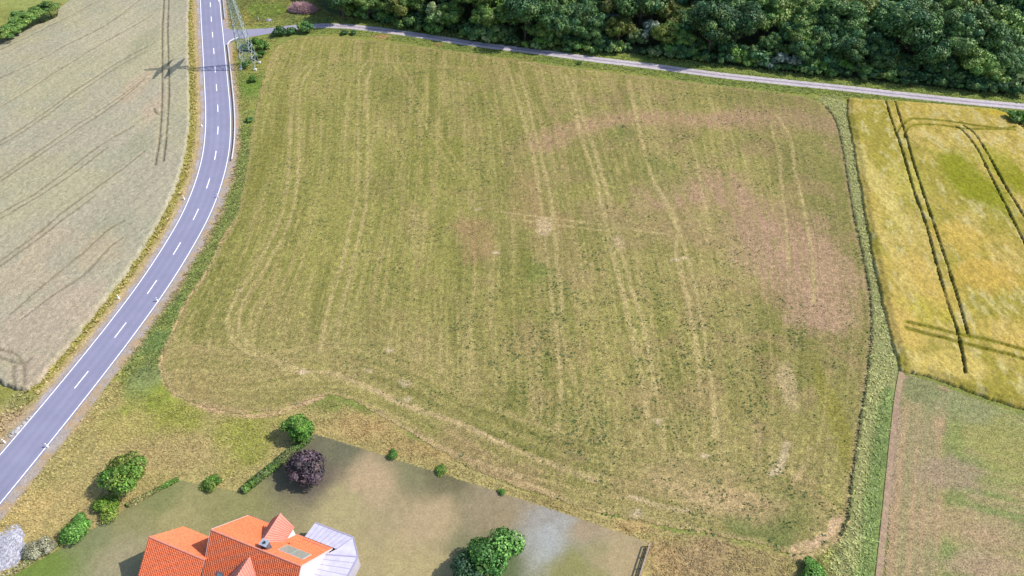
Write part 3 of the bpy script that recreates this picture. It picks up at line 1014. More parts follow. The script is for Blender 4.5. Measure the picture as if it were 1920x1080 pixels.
def band(line, lo, hi, n, seed):
    """random points in a strip beside a line"""
    r = np.random.default_rng(seed)
    p = resample(line, 0.5)
    t = np.gradient(p, axis=0)
    t /= np.linalg.norm(t, axis=1)[:, None]
    i = r.integers(0, len(p), n)
    o = r.uniform(lo, hi, n)
    g = r.uniform(-.35, .35, n)
    return p[i, 0] + t[i, 1] * o + t[i, 0] * g + r.normal(0, .08, n), p[i, 1] - t[i, 0] * o + t[i, 1] * g + r.normal(0, .08, n)


def tufts(name, X, Y, h, spread, cols, blades=6, width=0.10, seed=0, lean=(0, 0), label=None, z0=0.0, gain=2.0, squash=0.6, ground=0.0):
    r = np.random.default_rng(seed)
    h, spread = h * squash, spread * (2 - squash)
    n = len(X)
    N = n * blades
    bx, by = np.repeat(X, blades), np.repeat(Y, blades)
    a = r.uniform(0, 2 * PI, N)
    hh = np.repeat(h * r.uniform(0.6, 1.35, n), blades) * r.uniform(0.6, 1.1, N)
    sp = spread * r.uniform(0.2, 1.0, N) * np.repeat(r.uniform(.7, 1.3, n), blades)
    dx, dy = np.cos(a), np.sin(a)
    rx, ry = bx + dx * sp * 0.3, by + dy * sp * 0.3
    tx, ty = bx + dx * sp + lean[0] * hh, by + dy * sp + lean[1] * hh
    w = width * r.uniform(0.6, 1.4, N)
    V = np.empty((N, 3, 3))
    V[:, 0] = np.stack([rx - dy * w, ry + dx * w, np.full(N, z0)], 1)
    V[:, 1] = np.stack([rx + dy * w, ry - dx * w, np.full(N, z0)], 1)
    V[:, 2] = np.stack([tx, ty, z0 + hh], 1)
    F = np.arange(N * 3).reshape(N, 3)
    cc = np.array([A(*q) for q in cols])
    cc = cc * 0.72 + cc.mean(1)[:, None] * 0.28
    big = fbm(X, Y, 6, 3, 200 + seed)
    pick = np.clip(((big - 0.25) * 2 * len(cols) + r.normal(0, 0.8, n)), 0, len(cols) - 0.01).astype(int)
    c = cc[pick]
    if ground:
        c = c * (1 - ground) + grass_col(X, Y) * ground
    c = c * gain * r.uniform(0.82, 1.18, n)[:, None]
    c = np.repeat(c, blades, 0) * r.uniform(0.85, 1.15, N)[:, None]
    c = np.repeat(c, 3, 0)
    o = link(name, mk_mesh(name, V.reshape(-1, 3), F, c), M_BLADE)
    tag(o, label, kind='stuff')
    return o


# left verge of the road, tall and dry
X, Y = band(ROAD, -9.3, -5.6, 3000, 301)
tufts('verge_grass', X, Y, 0.75, 0.55, [(172, 160, 92), (200, 180, 124), (212, 194, 144), (156, 156, 80)], 6, 0.13, 1, gain=2.1, ground=0.75, label='tall dry grass on the verge between road and wheat')
X, Y = band(ROAD, 5.6, 8.5, 2600, 302)
k = ~((Y > G(420, 96)[1]) & (Y < G(420, 45)[1]))
tufts('verge_grass', X[k], Y[k], 0.45, 0.4, [(188, 160, 104), (150, 154, 76), (132, 150, 66)], 5, 0.11, 2, ground=0.75, label='shorter grass on the verge between road and mown field')
X, Y = band(smooth(GL([(462, 240), (452, 300), (428, 380), (398, 440), (350, 520), (310, 590), (275, 660), (262, 712)]), 4), -3.4, 3.4, 1900, 303)
k = ~inside(X, Y, FIELD) & (seg_dist(X, Y, ROAD) > 5.0)
tufts('uncut_grass', X[k], Y[k], 0.36, 0.5, [(134, 154, 80), (146, 160, 88), (166, 168, 104), (124, 150, 78)], 6, 0.12, 3, gain=2.1, ground=0.75, label='uncut green grass along the left edge of the mown field')
bank_line = smooth(GL([(1545, 182), (1573, 215), (1590, 290), (1606, 380), (1625, 470), (1642, 560), (1648, 630), (1648, 700), (1640, 780), (1626, 860), (1616, 940), (1606, 1000), (1600, 1090)]), 4)
X, Y = band(bank_line, -4.2, 4.2, 2600, 304)
k = ~inside(X, Y, FIELD) & ~inside(X, Y, BARLEY) & ~inside(X, Y, STUB) & (seg_dist(X, Y, PATH) > 1.0)
tufts('uncut_grass', X[k], Y[k], 0.45, 0.6, [(170, 168, 118), (158, 160, 104), (140, 152, 84), (166, 158, 96)], 6, 0.12, 4, (-0.25, -0.1), gain=3.8, ground=0.75, label='tall uncut grass on the bank right of the mown field')
rim = FIELD[inside(FIELD[:, 0], FIELD[:, 1], GL([(1540, 150), (1700, 150), (1760, 990), (1575, 1000), (1580, 700), (1560, 300)]))]
rim = rim[np.argsort(rim[:, 1])]
X, Y = band(rim, 0.0, 0.3, 1100, 312)
tufts('uncut_grass', X, Y, 0.62, 0.25, [(150, 150, 90), (132, 140, 74), (166, 158, 104)], 7, 0.11, 14, (-0.1, 0.0), label='upright rim of tall grass shading the right edge of the mown field', gain=2.5, squash=0.85)
low_line = smooth(GL([(1675, 730), (1660, 800), (1650, 880), (1640, 960), (1632, 1030), (1625, 1090)]), 4)
X, Y = band(low_line, -2.0, 1.6, 900, 305)
k = ~inside(X, Y, FIELD) & (seg_dist(X, Y, PATH) > 0.9)
tufts('uncut_grass', X[k], Y[k], 0.35, 0.5, [(140, 164, 86), (152, 168, 98)], 6, 0.11, 5, gain=3.0, ground=0.75, label='bright green grass strip beside the brown footpath')
X, Y = band(TRACK, 2.0, 5.8, 2600, 306)
k = ~inside(X, Y, FIELD) & ~inside(X, Y, BARLEY)
tufts('track_grass', X[k], Y[k], 0.36, 0.5, [(142, 154, 80), (124, 146, 66), (168, 160, 98)], 5, 0.14, 6, gain=2.4, ground=0.75, label='grass strip between farm track and mown field')
X, Y = band(TRACK, -6.5, -2.0, 3400, 307)
tufts('track_grass', X, Y, 0.45, 0.6, [(136, 158, 70), (118, 148, 60), (160, 164, 88)], 5, 0.15, 7, gain=2.4, ground=0.75, label='taller grass strip between farm track and wood')
mead_poly = GL([(215, 716), (340, 756), (470, 782), (600, 748), (590, 806), (455, 915), (330, 890), (20, 1072), (-60, 1120), (-120, 1080), (100, 850)])
X, Y = scatter(mead_poly, 4.2, lambda X, Y: (seg_dist(X, Y, ROAD) > 5.6) & (np.hypot(X - G(15, 1030)[0], Y - G(15, 1030)[1]) > 3.2), 308)
gsel = np.array([0])
tufts('meadow_grass', X, Y, 0.40, 0.45, [(168, 164, 86), (192, 172, 110), (200, 178, 120), (184, 162, 106), (150, 156, 84)], 5, 0.07, 8, (-0.3, -0.2), gain=2.2, ground=0.75, label='dry rough grass of the meadow between road and house')
strip_poly = GL([(602, 748), (660, 758), (740, 801), (830, 856), (900, 894), (1000, 930), (1130, 971), (1250, 994), (1400, 1022), (1490, 1048), (1540, 1042), (1580, 1000), (1600, 1090), (1480, 1130), (1230, 1130), (1214, 1012), (1010, 943), (820, 882), (592, 808)])
X, Y = scatter(strip_poly, 4.6, None, 309)
tufts('meadow_grass', X, Y, 0.38, 0.42, [(190, 156, 96), (180, 152, 100), (164, 150, 86), (198, 168, 112), (140, 142, 76)], 5, 0.07, 9, (-0.3, -0.2), gain=2.1, ground=0.75, label='dry brown grass strip between mown field and garden')
pyl_poly = GL([(440, 78), (520, 66), (520, 85), (500, 112), (478, 200), (445, 210), (436, 150)])
X, Y = scatter(pyl_poly, 2.5, None, 310)
tufts('uncut_grass', X, Y, 0.36, 0.5, [(120, 148, 52), (138, 154, 66), (168, 160, 78)], 5, 0.13, 10, ground=0.75, label='rough grass round the foot of the pylon')
X, Y = scatter(GL([(424, -10), (600, -10), (610, 22), (700, 44), (600, 42), (520, 48), (430, 50)]), 2.6, lambda X, Y: seg_dist(X, Y, ROAD) > 5.4, 311)
tufts('uncut_grass', X, Y, 0.4, 0.6, [(132, 156, 58), (150, 160, 74), (176, 164, 90)], 5, 0.16, 11, ground=0.75, label='rough grass between main road, farm track and wood')

# leafy weeds in the mown field
wd_n = fbm
X, Y = scatter(FIELD, 2.2, None, 320)
cl = fbm(X, Y, 9, 4, 321)
fine_cl = fbm(X, Y, 2.5, 3, 322)
prob = sstep(0.52, 0.70, cl) * sstep(.42, .62, fine_cl) * 0.55 + 0.008
for p, rx, ry, a in [((690, 190), 22, 24, .35), ((640, 130), 20, 10, .3), ((800, 300), 14, 26, .3), ((1010, 640), 14, 14, .75), ((980, 590), 12, 10, .5), ((1060, 760), 16, 10, .6), ((1130, 550), 10, 12, .5), ((1240, 590), 8, 8, .6), ((1270, 320), 12, 18, .5), ((1400, 270), 14, 16, .4),
                     ((1440, 985), 9, 5, 1.2), ((1380, 960), 9, 6, .6), ((1350, 720), 16, 10, .4), ((1250, 800), 14, 10, .6), ((1340, 640), 16, 8, .5), ((1180, 240), 8, 10, .6), ((1290, 180), 14, 5, .6), ((1500, 640), 10, 6, .5), ((900, 700), 12, 7, .3), ((1120, 760), 8, 9, .6), ((1500, 950), 6, 8, .6), ((690, 420), 10, 14, .2), ((940, 300), 12, 14, .25), ((1000, 200), 20, 10, .35)]:
    q = G(*p)
    prob += 1.5 * a * np.exp(-(((X - q[0]) / rx) ** 2 + ((Y - q[1]) / ry) ** 2)) * sstep(.42, .66, fine_cl)
prob *= 1 - 0.8 * (1 - sstep(4, 10, seg_dist(X, Y, smooth(GL([(1260, 372), (1400, 385), (1520, 455), (1545, 570)]), 3))))
rr = np.random.default_rng(5).random(len(X))
k = rr < prob * 0.72
tufts('leafy_weeds', X[k], Y[k], 0.13, 0.27, [(104, 128, 54), (88, 124, 56), (70, 118, 54)], 8, 0.13, 12, gain=2.2, label='dark green leafy weeds dotted over the mown field', z0=0.03, squash=1.0)
X, Y = scatter(FIELD, 1.6, None, 330)
k = np.random.default_rng(6).random(len(X)) < 0.25 + 0.9 * (fbm(X, Y, 8, 3, 331) - .3)
tufts('cut_straw', X[k], Y[k], 0.09, 0.40, [(150, 146, 78), (176, 166, 98), (200, 182, 124), (186, 166, 112)], 3, 0.12, 13, label='short cut grass lying on the mown field', z0=0.03, squash=1.0, gain=1.5)


# ------------------------------------------------------------------ foliage
def crown_mesh(name, seed, R, Hh, zc, n, leaf, cols, lobes=16, lobe_r=0.42, rough=0.8, gap=0.0):
    """leaf clumps gathered in lobes over an ellipsoid R x R x Hh centred at height zc"""
    r = np.random.default_rng(seed)
    cc = np.array(cols)
    P, Nn, Cc = [], [], []
    per = n // lobes
    d = r.normal(size=(lobes, 3))
    d[:, 2] = np.abs(d[:, 2]) * 0.9 - 0.25
    d /= np.linalg.norm(d, axis=1)[:, None]
    for i in range(lobes):
        k = r.uniform(0.40, 0.88)
        c = d[i] * np.array([R, R, Hh]) * k
        lr = lobe_r * r.uniform(0.55, 1.4) * np.array([R, R, min(Hh, R) * 0.85])
        q = r.normal(size=(per, 3))
        q[:, 2] = q[:, 2] * 0.9 + 0.25
        q /= np.linalg.norm(q, axis=1)[:, None]
        rad = r.uniform(0.55, 1.08, per) ** 0.6
        P.append(c + q * lr * rad[:, None])
        Nn.append(q + r.normal(size=(per, 3)) * rough * 0.42)
        base = cc[r.integers(len(cc))] * r.uniform(0.78, 1.2)
        Cc.append(base[None, :] * (0.55 + 1.15 * r.random(per) ** 1.6)[:, None])
    P, Nn, Cc = np.vstack(P), np.vstack(Nn), np.vstack(Cc)
    P[:, 2] = np.maximum(P[:, 2] + zc, 0.12)
    Nn /= np.linalg.norm(Nn, axis=1)[:, None] + 1e-9
    m = len(P)
    ref = r.normal(size=(m, 3))
    u = np.cross(Nn, ref)
    u /= np.linalg.norm(u, axis=1)[:, None] + 1e-9
    v = np.cross(Nn, u)
    s = leaf * r.uniform(0.6, 1.35, m)[:, None]
    a = P - u * s * 0.75
    b = P + v * s * 0.5 - Nn * s * 0.18
    c2 = P + u * s * 0.75 - Nn * s * 0.1
    d2 = P - v * s * 0.5 - Nn * s * 0.18
    V = np.stack([a, b, c2, d2], 1).reshape(-1, 3)
    F = np.arange(m * 4).reshape(m, 4)
    me = mk_mesh(name, V, F, np.repeat(Cc, 4, 0))
    me.materials.append(M_LEAF)
    return me


def trunk_mesh(name, H, r0, seed, limbs=5):
    r = random.Random(seed)
    b = MB()
    pts = [(r.uniform(-.15, .15) * k, r.uniform(-.15, .15) * k, H * k / 4) for k in range(5)]
    pts[0] = (0, 0, -0.15)
    b.tube(pts, [r0 * (1.25, .95, .8, .6, .3)[k] for k in range(5)], 7)
    for i in range(limbs):
        a = r.uniform(0, 2 * PI)
        z = H * r.uniform(.3, .8)
        L = H * r.uniform(.25, .4)
        b.tube([(0, 0, z), (math.cos(a) * L * .5, math.sin(a) * L * .5, z + L * .4), (math.cos(a) * L, math.sin(a) * L, z + L * .65)], [r0 * .45, r0 * .3, r0 * .1], 5)
    me = b.mesh(name)
    me.materials.append(M_BARK)
    return me


def plant(name, label, cat, xy, crown, trunk=None, s=1.0, rz=None, group=None, sz=None, cname='crown', tname='trunk'):
    rz = random.uniform(0, 2 * PI) if rz is None else rz
    t = thing(name, label, cat, (xy[0], xy[1], 0), rz, group)
    t.scale = (s, s, sz or s)
    if crown:
        link(cname, crown, None, t)
    if trunk:
        link(tname, trunk, None, t)
    return t


DK = [A(98, 140, 74), A(84, 130, 80), A(118, 154, 84)]
MD = [A(126, 166, 76), A(110, 154, 74), A(152, 182, 90)]
YG = [A(142, 158, 66), A(126, 150, 64), A(158, 166, 82)]
SV = [A(156, 176, 156), A(140, 164, 148), A(176, 192, 168)]
PL = [A(154, 186, 112), A(136, 174, 102), A(172, 192, 126)]
BR = [A(108, 160, 60), A(130, 176, 72), A(156, 186, 84)]

kinds = {}
kinds['dark'] = [(crown_mesh('crown', 400 + i, 6.0, 5.4, 8.4, 12500, 0.42, DK, 50, 0.29), trunk_mesh('trunk', 9.5, 0.32, 400 + i)) for i in range(4)]
kinds['mid'] = [(crown_mesh('crown', 420 + i, 5.6, 5.0, 7.8, 11500, 0.42, MD, 46, 0.29), trunk_mesh('trunk', 8.5, 0.3, 420 + i)) for i in range(3)]
kinds['yellow'] = [(crown_mesh('crown', 440 + i, 5.0, 4.6, 7.2, 9500, 0.40, YG, 38, 0.31), trunk_mesh('trunk', 8, 0.26, 440 + i)) for i in range(2)]
kinds['silver'] = [(crown_mesh('crown', 450 + i, 4.2, 3.8, 5.4, 8000, 0.38, SV, 32, 0.33), trunk_mesh('trunk', 6, 0.22, 450 + i)) for i in range(2)]
kinds['pale'] = [(crown_mesh('crown', 460 + i, 3.4, 4.4, 5.6, 8000, 0.38, PL, 32, 0.33), trunk_mesh('trunk', 6, 0.2, 460 + i)) for i in range(2)]
SHR = {'dark': [crown_mesh('foliage', 480 + i, 2.3, 1.7, 1.5, 1500, 0.45, DK, 11) for i in range(2)],
       'mid': [crown_mesh('foliage', 490 + i, 2.3, 1.7, 1.5, 1500, 0.45, MD + BR[:1], 11) for i in range(2)],
       'pale': [crown_mesh('foliage', 500 + i, 2.2, 1.8, 1.6, 1500, 0.42, PL, 11) for i in range(2)],
       'silver': [crown_mesh('foliage', 505, 2.2, 1.8, 1.6, 1500, 0.42, SV, 11)]}
STEM = trunk_mesh('stem', 1.4, 0.09, 510, 4)

PLACED = []


def free(q, r):
    return all((q[0] - a) ** 2 + (q[1] - b) ** 2 > (r + c) ** 2 * 0.23 for a, b, c in PLACED)


# trees of the wood that can be told apart: (pixel of the crown's middle, middle height, kind, scale, label)
notable = [((820, 32), 5.0, 'pale', 1.0, 'pale green oval tree standing proud of the dark wood edge'),
           ((748, 28), 4.5, 'yellow', 0.85, 'bushy yellow-green tree at the wood edge above the track bend'),
           ((690, 22), 3.6, 'mid', 0.75, 'small bright green tree at the left end of the wood edge'),
           ((640, 8), 6.0, 'dark', 0.9, 'leftmost dark tree of the wood, behind the brushwood pile'),
           ((985, 30), 7.0, 'dark', 1.15, 'large rounded dark tree with sunlit top, right of the pale oval tree'),
           ((1060, 20), 7.0, 'mid', 1.0, 'mid green tree between the large dark tree and the yellowish trees'),
           ((1155, 50), 4.8, 'silver', 1.0, 'silver-grey leaved tree at the wood edge, the left one of two'),
           ((1222, 62), 4.8, 'silver', 0.9, 'silver-grey leaved tree at the wood edge, the right one of two'),
           ((1195, 18), 6.5, 'yellow', 1.0, 'yellow-green tree directly behind the silver-grey trees'),
           ((1262, 38), 6.5, 'yellow', 1.0, 'yellow-green tree right of the silver-grey trees'),
           ((1338, 55), 7.2, 'dark', 1.25, 'broad dark tree with blue-green sunlit crown beside the yellow-green trees'),
           ((1440, 38), 7.0, 'mid', 1.15, 'tall mid green tree above the pale shrubs at the wood edge'),
           ((1540, 30), 7.5, 'mid', 1.2, 'tall green tree with bright tufts near the middle of the right-hand wood'),
           ((1655, 40), 7.5, 'dark', 1.25, 'tall dark grey-green tree above the field corner'),
           ((1770, 40), 7.2, 'mid', 1.15, 'green tree with yellowish tips above the barley'),
           ((1830, 25), 7.0, 'yellow', 1.1, 'yellowish tree near the top right corner of the wood'),
           ((1893, 85), 6.2, 'pale', 1.3, 'pale lime tree at the right end of the wood edge')]
for p, hz, kd, s, lab in notable:
    q = G(p[0], p[1], hz * s)
    cm, tm = random.choice(kinds[kd])
    plant('broadleaf_tree', lab, 'tree', q, cm, tm, s, group='trees of the wood beyond the farm track')
    PLACED.append((q[0], q[1], {'dark': 6.0, 'mid': 5.6, 'yellow': 5.0, 'silver': 4.2, 'pale': 3.4}[kd] * s))

KLAB = {'dark': 'dark green broadleaf tree packed among others in the wood beyond the farm track',
        'mid': 'mid green broadleaf tree packed among others in the wood beyond the farm track',
        'yellow': 'yellow-green broadleaf tree packed among others in the wood beyond the farm track',
        'pale': 'pale green broadleaf tree packed among others in the wood beyond the farm track'}
WOODTREES = []
KCOL = {'dark': 'dark green', 'mid': 'mid green', 'yellow': 'yellow-green', 'pale': 'pale green'}
r = np.random.default_rng(77)
cnt = 0
for _ in range(6000):
    x, y = r.uniform(-75, 190), r.uniform(165, 262)
    if not inside(np.array([x]), np.array([y]), WOOD)[0]:
        continue
    de = seg_dist(np.array([x]), np.array([y]), WOOD_EDGE)[0]
    if de < 3.5 or de > 52 or abs(x) > y * 0.76 + 6 or y - 0.0 > 258:
        continue
    s = r.uniform(0.72, 1.5) * (0.62 if de < 8 else 1.0)
    if not free((x, y), 5.6 * s):
        continue
    zone = fbm(np.array([x]), np.array([y]), 30, 2, 401)[0]
    kd = r.choice(['dark', 'mid', 'yellow', 'pale'], p=[.25, .25, .46, .04] if G(1120, 40)[0] < x < G(1310, 40)[0] else ([.58, .32, .06, .04] if x > 20 else [.6, .3, .05, .05]))
    cm, tm = kinds[kd][r.integers(len(kinds[kd]))]
    WOODTREES.append((plant('broadleaf_tree', KLAB[kd], 'tree', (x, y), cm, tm, s, group='trees of the wood beyond the farm track'), x, y, KCOL[kd]))
    PLACED.append((x, y, 5.6 * s))
    cnt += 1
    if cnt > 250:
        break

SHORT = ['the pale oval tree', 'bushy yellow-green edge tree', 'small bright left-end tree', 'leftmost dark tree by the brushwood', 'large rounded dark tree', 'mid green tree by the rounded one',
         'the left silver-grey tree', 'the right silver-grey tree', 'yellowish tree behind the silver pair', 'yellowish tree right of the silver pair', 'the broad blue-green crowned tree',
         'tall tree above pale shrubs', 'the tall bright-tufted tree', 'tall field-corner tree', 'yellowish-tipped tree above the barley', 'the yellowish top right tree', 'pale lime tree']
NOT_XY = [G(p[0], p[1], hz * s) for p, hz, kd, s, lab in notable]
ORD = ['', 'second ', 'third ', 'fourth ', 'fifth ', 'sixth ', 'seventh ', 'eighth ', 'ninth ', 'tenth ', 'eleventh ', 'twelfth ', 'thirteenth ', 'fourteenth ', 'fifteenth ', 'sixteenth '] + [w + ' ' for w in 'seventeenth eighteenth nineteenth twentieth twenty-first twenty-second twenty-third twenty-fourth twenty-fifth twenty-sixth twenty-seventh twenty-eighth'.split()]


def relabel(items, what):
    # which one: colour, and where it stands seen from the nearest tree that can be told apart
    by = {}
    for o, x, y, colr in items:
        d = [math.hypot(x - a, y - b) for a, b in NOT_XY]
        i = int(np.argmin(d))
        dx_, dy_ = x - NOT_XY[i][0], y - NOT_XY[i][1]
        rel = ('right of' if dx_ > 0 else 'left of') if abs(dx_) > abs(dy_) else ('behind' if dy_ > 0 else 'in front of')
        by.setdefault((colr, rel, i), []).append((d[i], o))
    for (colr, rel, i), l in by.items():
        l.sort(key=lambda q: q[0])
        for k_, (_, o) in enumerate(l):
            n_ = '' if len(l) == 1 else ('nearest ' if k_ == 0 else ORD[min(k_, 27)] + 'nearest ')
            o['label'] = f'{n_}{colr} {what} {rel} {SHORT[i]}'


relabel(WOODTREES, 'tree')

# undergrowth at the foot of the wood
WOODSHRUBS = []
SL = {'dark': 'low dark green bramble-like shrub at the shaded foot of the wood', 'mid': 'low mid green shrub at the foot of the wood beside the track grass',
      'pale': 'low pale green shrub at the foot of the wood beside the track grass'}
ed = resample(WOOD_EDGE, 2.6)
for i, e in enumerate(ed):
    for row in range(3):
        if e[0] < G(640, 30)[0] or abs(e[0]) > 150:
            continue
        t = ed[min(i + 1, len(ed) - 1)] - ed[max(i - 1, 0)]
        t /= np.linalg.norm(t)
        off = (1.2, 3.8, 7.0)[row] + random.uniform(-.8, 1.1)
        q = e + np.array([-t[1], t[0]]) * off + t * random.uniform(-.8, .8)
        if row == 0 and random.random() < 0.25:
            continue
        if row and any(math.hypot(q[0] - a, q[1] + 3 - b) < 5.0 for a, b in NOT_XY):
            continue
        right = e[0] > G(1560, 150)[0]
        if row == 2 and i % 2:
            continue
        kd = random.choices(['dark', 'mid', 'pale'], [.7, .28, .02] if right else [.45, .4, .15])[0]
        WOODSHRUBS.append((plant('shrub', SL[kd], 'shrub', q, random.choice(SHR[kd]), STEM, random.uniform(.6, 1.2) * (1.0, 1.35, 1.8)[row], group='shrubs along the foot of the wood', cname='foliage', tname='stem'), q[0], q[1], KCOL[kd]))
relabel(WOODSHRUBS, 'edge shrub')
for p, kd, s, lab in [((1478, 114), 'silver', 1.6, 'large pale silvery shrub at the wood edge above the field corner'), ((1440, 118), 'silver', 1.1, 'smaller pale silvery shrub left of the large silvery shrub'),
                      ((905, 55), 'pale', 1.3, 'bright pale shrub at the wood edge right of the pale oval tree'), ((850, 45), 'pale', 0.9, 'small pale shrub touching the pale oval tree'),
                      ((1035, 70), 'mid', 1.2, 'mid green shrub below the large rounded dark tree'), ((1150, 90), 'pale', 1.0, 'pale green shrub below the left silver-grey tree'), ((1225, 97), 'pale', 1.0, 'pale green shrub below the right silver-grey tree'),
                      ((1115, 68), 'pale', 1.0, 'light green shrub just left of the silver-grey trees')]:
    q = G(p[0], p[1], 1.6 * s)
    plant('shrub', lab, 'shrub', q, SHR[kd][0], STEM, s, group='shrubs along the foot of the wood', cname='foliage', tname='stem')

# hedge trees in the far left corner
for p, s, lab in [((10, 62), 0.62, 'dark hedge tree at the left picture edge beyond the wheat'), ((44, 38), 0.74, 'middle dark hedge tree beyond the wheat field, the largest of the row'), ((90, 18), 0.68, 'right-hand dark hedge tree beyond the wheat field, at the end of the row'),
                  ((-30, 80), 0.8, 'dark hedge tree running out of the picture on the left'), ((68, 26), 0.66, 'dark hedge tree tucked between the middle and right-hand hedge trees'), ((26, 50), 0.6, 'smaller hedge tree between the left and middle hedge trees')]:
    q = G(p[0], p[1], 3.0)
    cm, tm = random.choice(kinds['mid'])
    plant('hedge_tree', lab, 'tree', q, cm, tm, s * 1.0, group='hedge trees beyond the wheat field', sz=s * 0.62)

# bushes round pylon and track bend
BUSH = [crown_mesh('foliage', 520 + i, 2.2, 1.5, 1.3, 1900, 0.38, c, 12) for i, c in enumerate([DK + MD[:1], MD + BR, BR, [A(150, 160, 120), A(190, 186, 150), A(120, 138, 84)]])]
NB = [crown_mesh('foliage', 530 + i, 2.3, 1.4, 1.2, 3600, 0.24, c, 11, 0.5) for i, c in enumerate([BR, [A(128, 160, 56), A(146, 168, 70), A(110, 146, 48)], [A(104, 162, 64), A(122, 174, 76)], [A(186, 184, 150), A(150, 160, 110), A(206, 204, 176)]])]
for p, hz, m, s, lab in [((522, 61), 1.0, BUSH[0], 0.95, 'dark bush beside the farm track, the leftmost of three'), ((545, 60), .8, BUSH[0], .7, 'small dark bush between two others beside the farm track'),
                         ((574, 53), 1.4, BUSH[0], 1.1, 'tall dark bush standing in front of the farm track bend'), ((478, 83), 1.4, BUSH[2], 1.15, 'large bright green bush behind the pylon'), ((493, 84), 1.2, BUSH[1], .9, 'green bush right behind the pylon'),
                         ((487, 103), 1.0, BUSH[1], 0.85, 'green bush at the right of the pylon foot'), ((463, 122), .6, BUSH[2], .7, 'low green bush between the legs of the pylon'), ((457, 90), .9, BUSH[0], .7, 'dark bush showing through the pylon lattice'),
                         ((473, 149), .7, BUSH[2], .6, 'small bright bush just below the pylon'), ((469, 226), .4, BUSH[0], .42, 'tiny dark bush at the left edge of the mown field'), ((645, 62), .5, BUSH[0], .5, 'low weed bush on the track verge near its bend'), ((662, 62), .5, BUSH[0], .45, 'low dark weed bush at the right of the track bend verge'),
                         ((1087, 119), .3, BUSH[0], .3, 'small dark weed bush on the track verge halfway along'), ((1908, 222), 1.0, BUSH[1], 1.2, 'green bush at the right picture edge between track and barley')]:
    q = G(p[0], p[1], hz)
    plant('bush', lab, 'bush', q, m, STEM, s, group='bushes by pylon and farm track', cname='foliage', tname='stem')

# trees and bushes near the house
def near_tree(p, hz, R, Hh, zc, n, leaf, cols, seed, lab, nm='young_tree', lobes=20):
    q = G(p[0], p[1], hz)
    return plant(nm, lab, 'tree', q, crown_mesh('crown', seed, R, Hh, zc, n, leaf, cols, lobes), trunk_mesh('trunk', zc, 0.16, seed), 1.0, 0.0)


near_tree((233, 890), 2.6, 3.1, 2.4, 2.7, 9000, 0.26, BR + [A(136, 156, 66)], 601, 'round green tree standing alone in the dry meadow above the house')
near_tree((556, 803), 2.4, 2.3, 2.2, 2.5, 7000, 0.25, [A(122, 178, 68), A(142, 188, 82), A(104, 160, 58)], 602, 'light green tree at the upper tip of the garden')
near_tree((576, 878), 2.4, 2.9, 2.0, 2.4, 6500, 0.26, [A(134, 112, 124), A(150, 126, 128), A(118, 106, 112)], 603, 'dark purple-leaved tree in the garden behind the house', lobes=22)
near_tree((925, 1030), 2.8, 3.7, 2.5, 2.8, 8000, 0.28, [A(108, 162, 76), A(122, 172, 84), A(94, 146, 72)], 604, 'broad green tree in the garden right of the house', lobes=22)
near_tree((880, 1072), 2.2, 2.6, 2.0, 2.3, 5000, 0.28, [A(78, 118, 84), A(88, 126, 84)], 605, 'dark bluish green tree at the lower picture edge in the garden')
for p, hz, m, s, rzz, lab in [((200, 952), 1.0, NB[1], 0.85, 0, 'yellow-green bush below the round meadow tree'), ((138, 992), 1.0, NB[2], 1.0, 0, 'deep green bush on the garden edge near the gravel heap'), 
                         ((72, 1030), 0.8, NB[3], 0.75, 0, 'pale whitish flowering bush on the garden edge'), ((90, 1020), .7, NB[3], .5, 2, 'small pale flowering bush beside the larger whitish one'), ((396, 903), 0.7, NB[0], 0.62, 0, 'small green bush on the garden edge left of its inner corner'),
                         ((735, 852), .4, NB[2], .42, 0, 'small bright bush on the right-hand garden edge'), ((826, 880), .4, NB[0], .4, 1, 'small dull bush on the right-hand garden edge'), ((940, 923), .2, NB[2], .28, 1, 'tiny bright green bush on the right-hand garden edge'),
                         ((1522, 1074), 0.8, NB[2], .9, 0, 'green bush at the lower picture edge right of the fence'), ]:
    q = G(p[0], p[1], hz)
    plant('bush', lab, 'bush', q, m, STEM, s, rzz, group='bushes along the garden edge', sz=s * 0.7, cname='foliage', tname='stem')


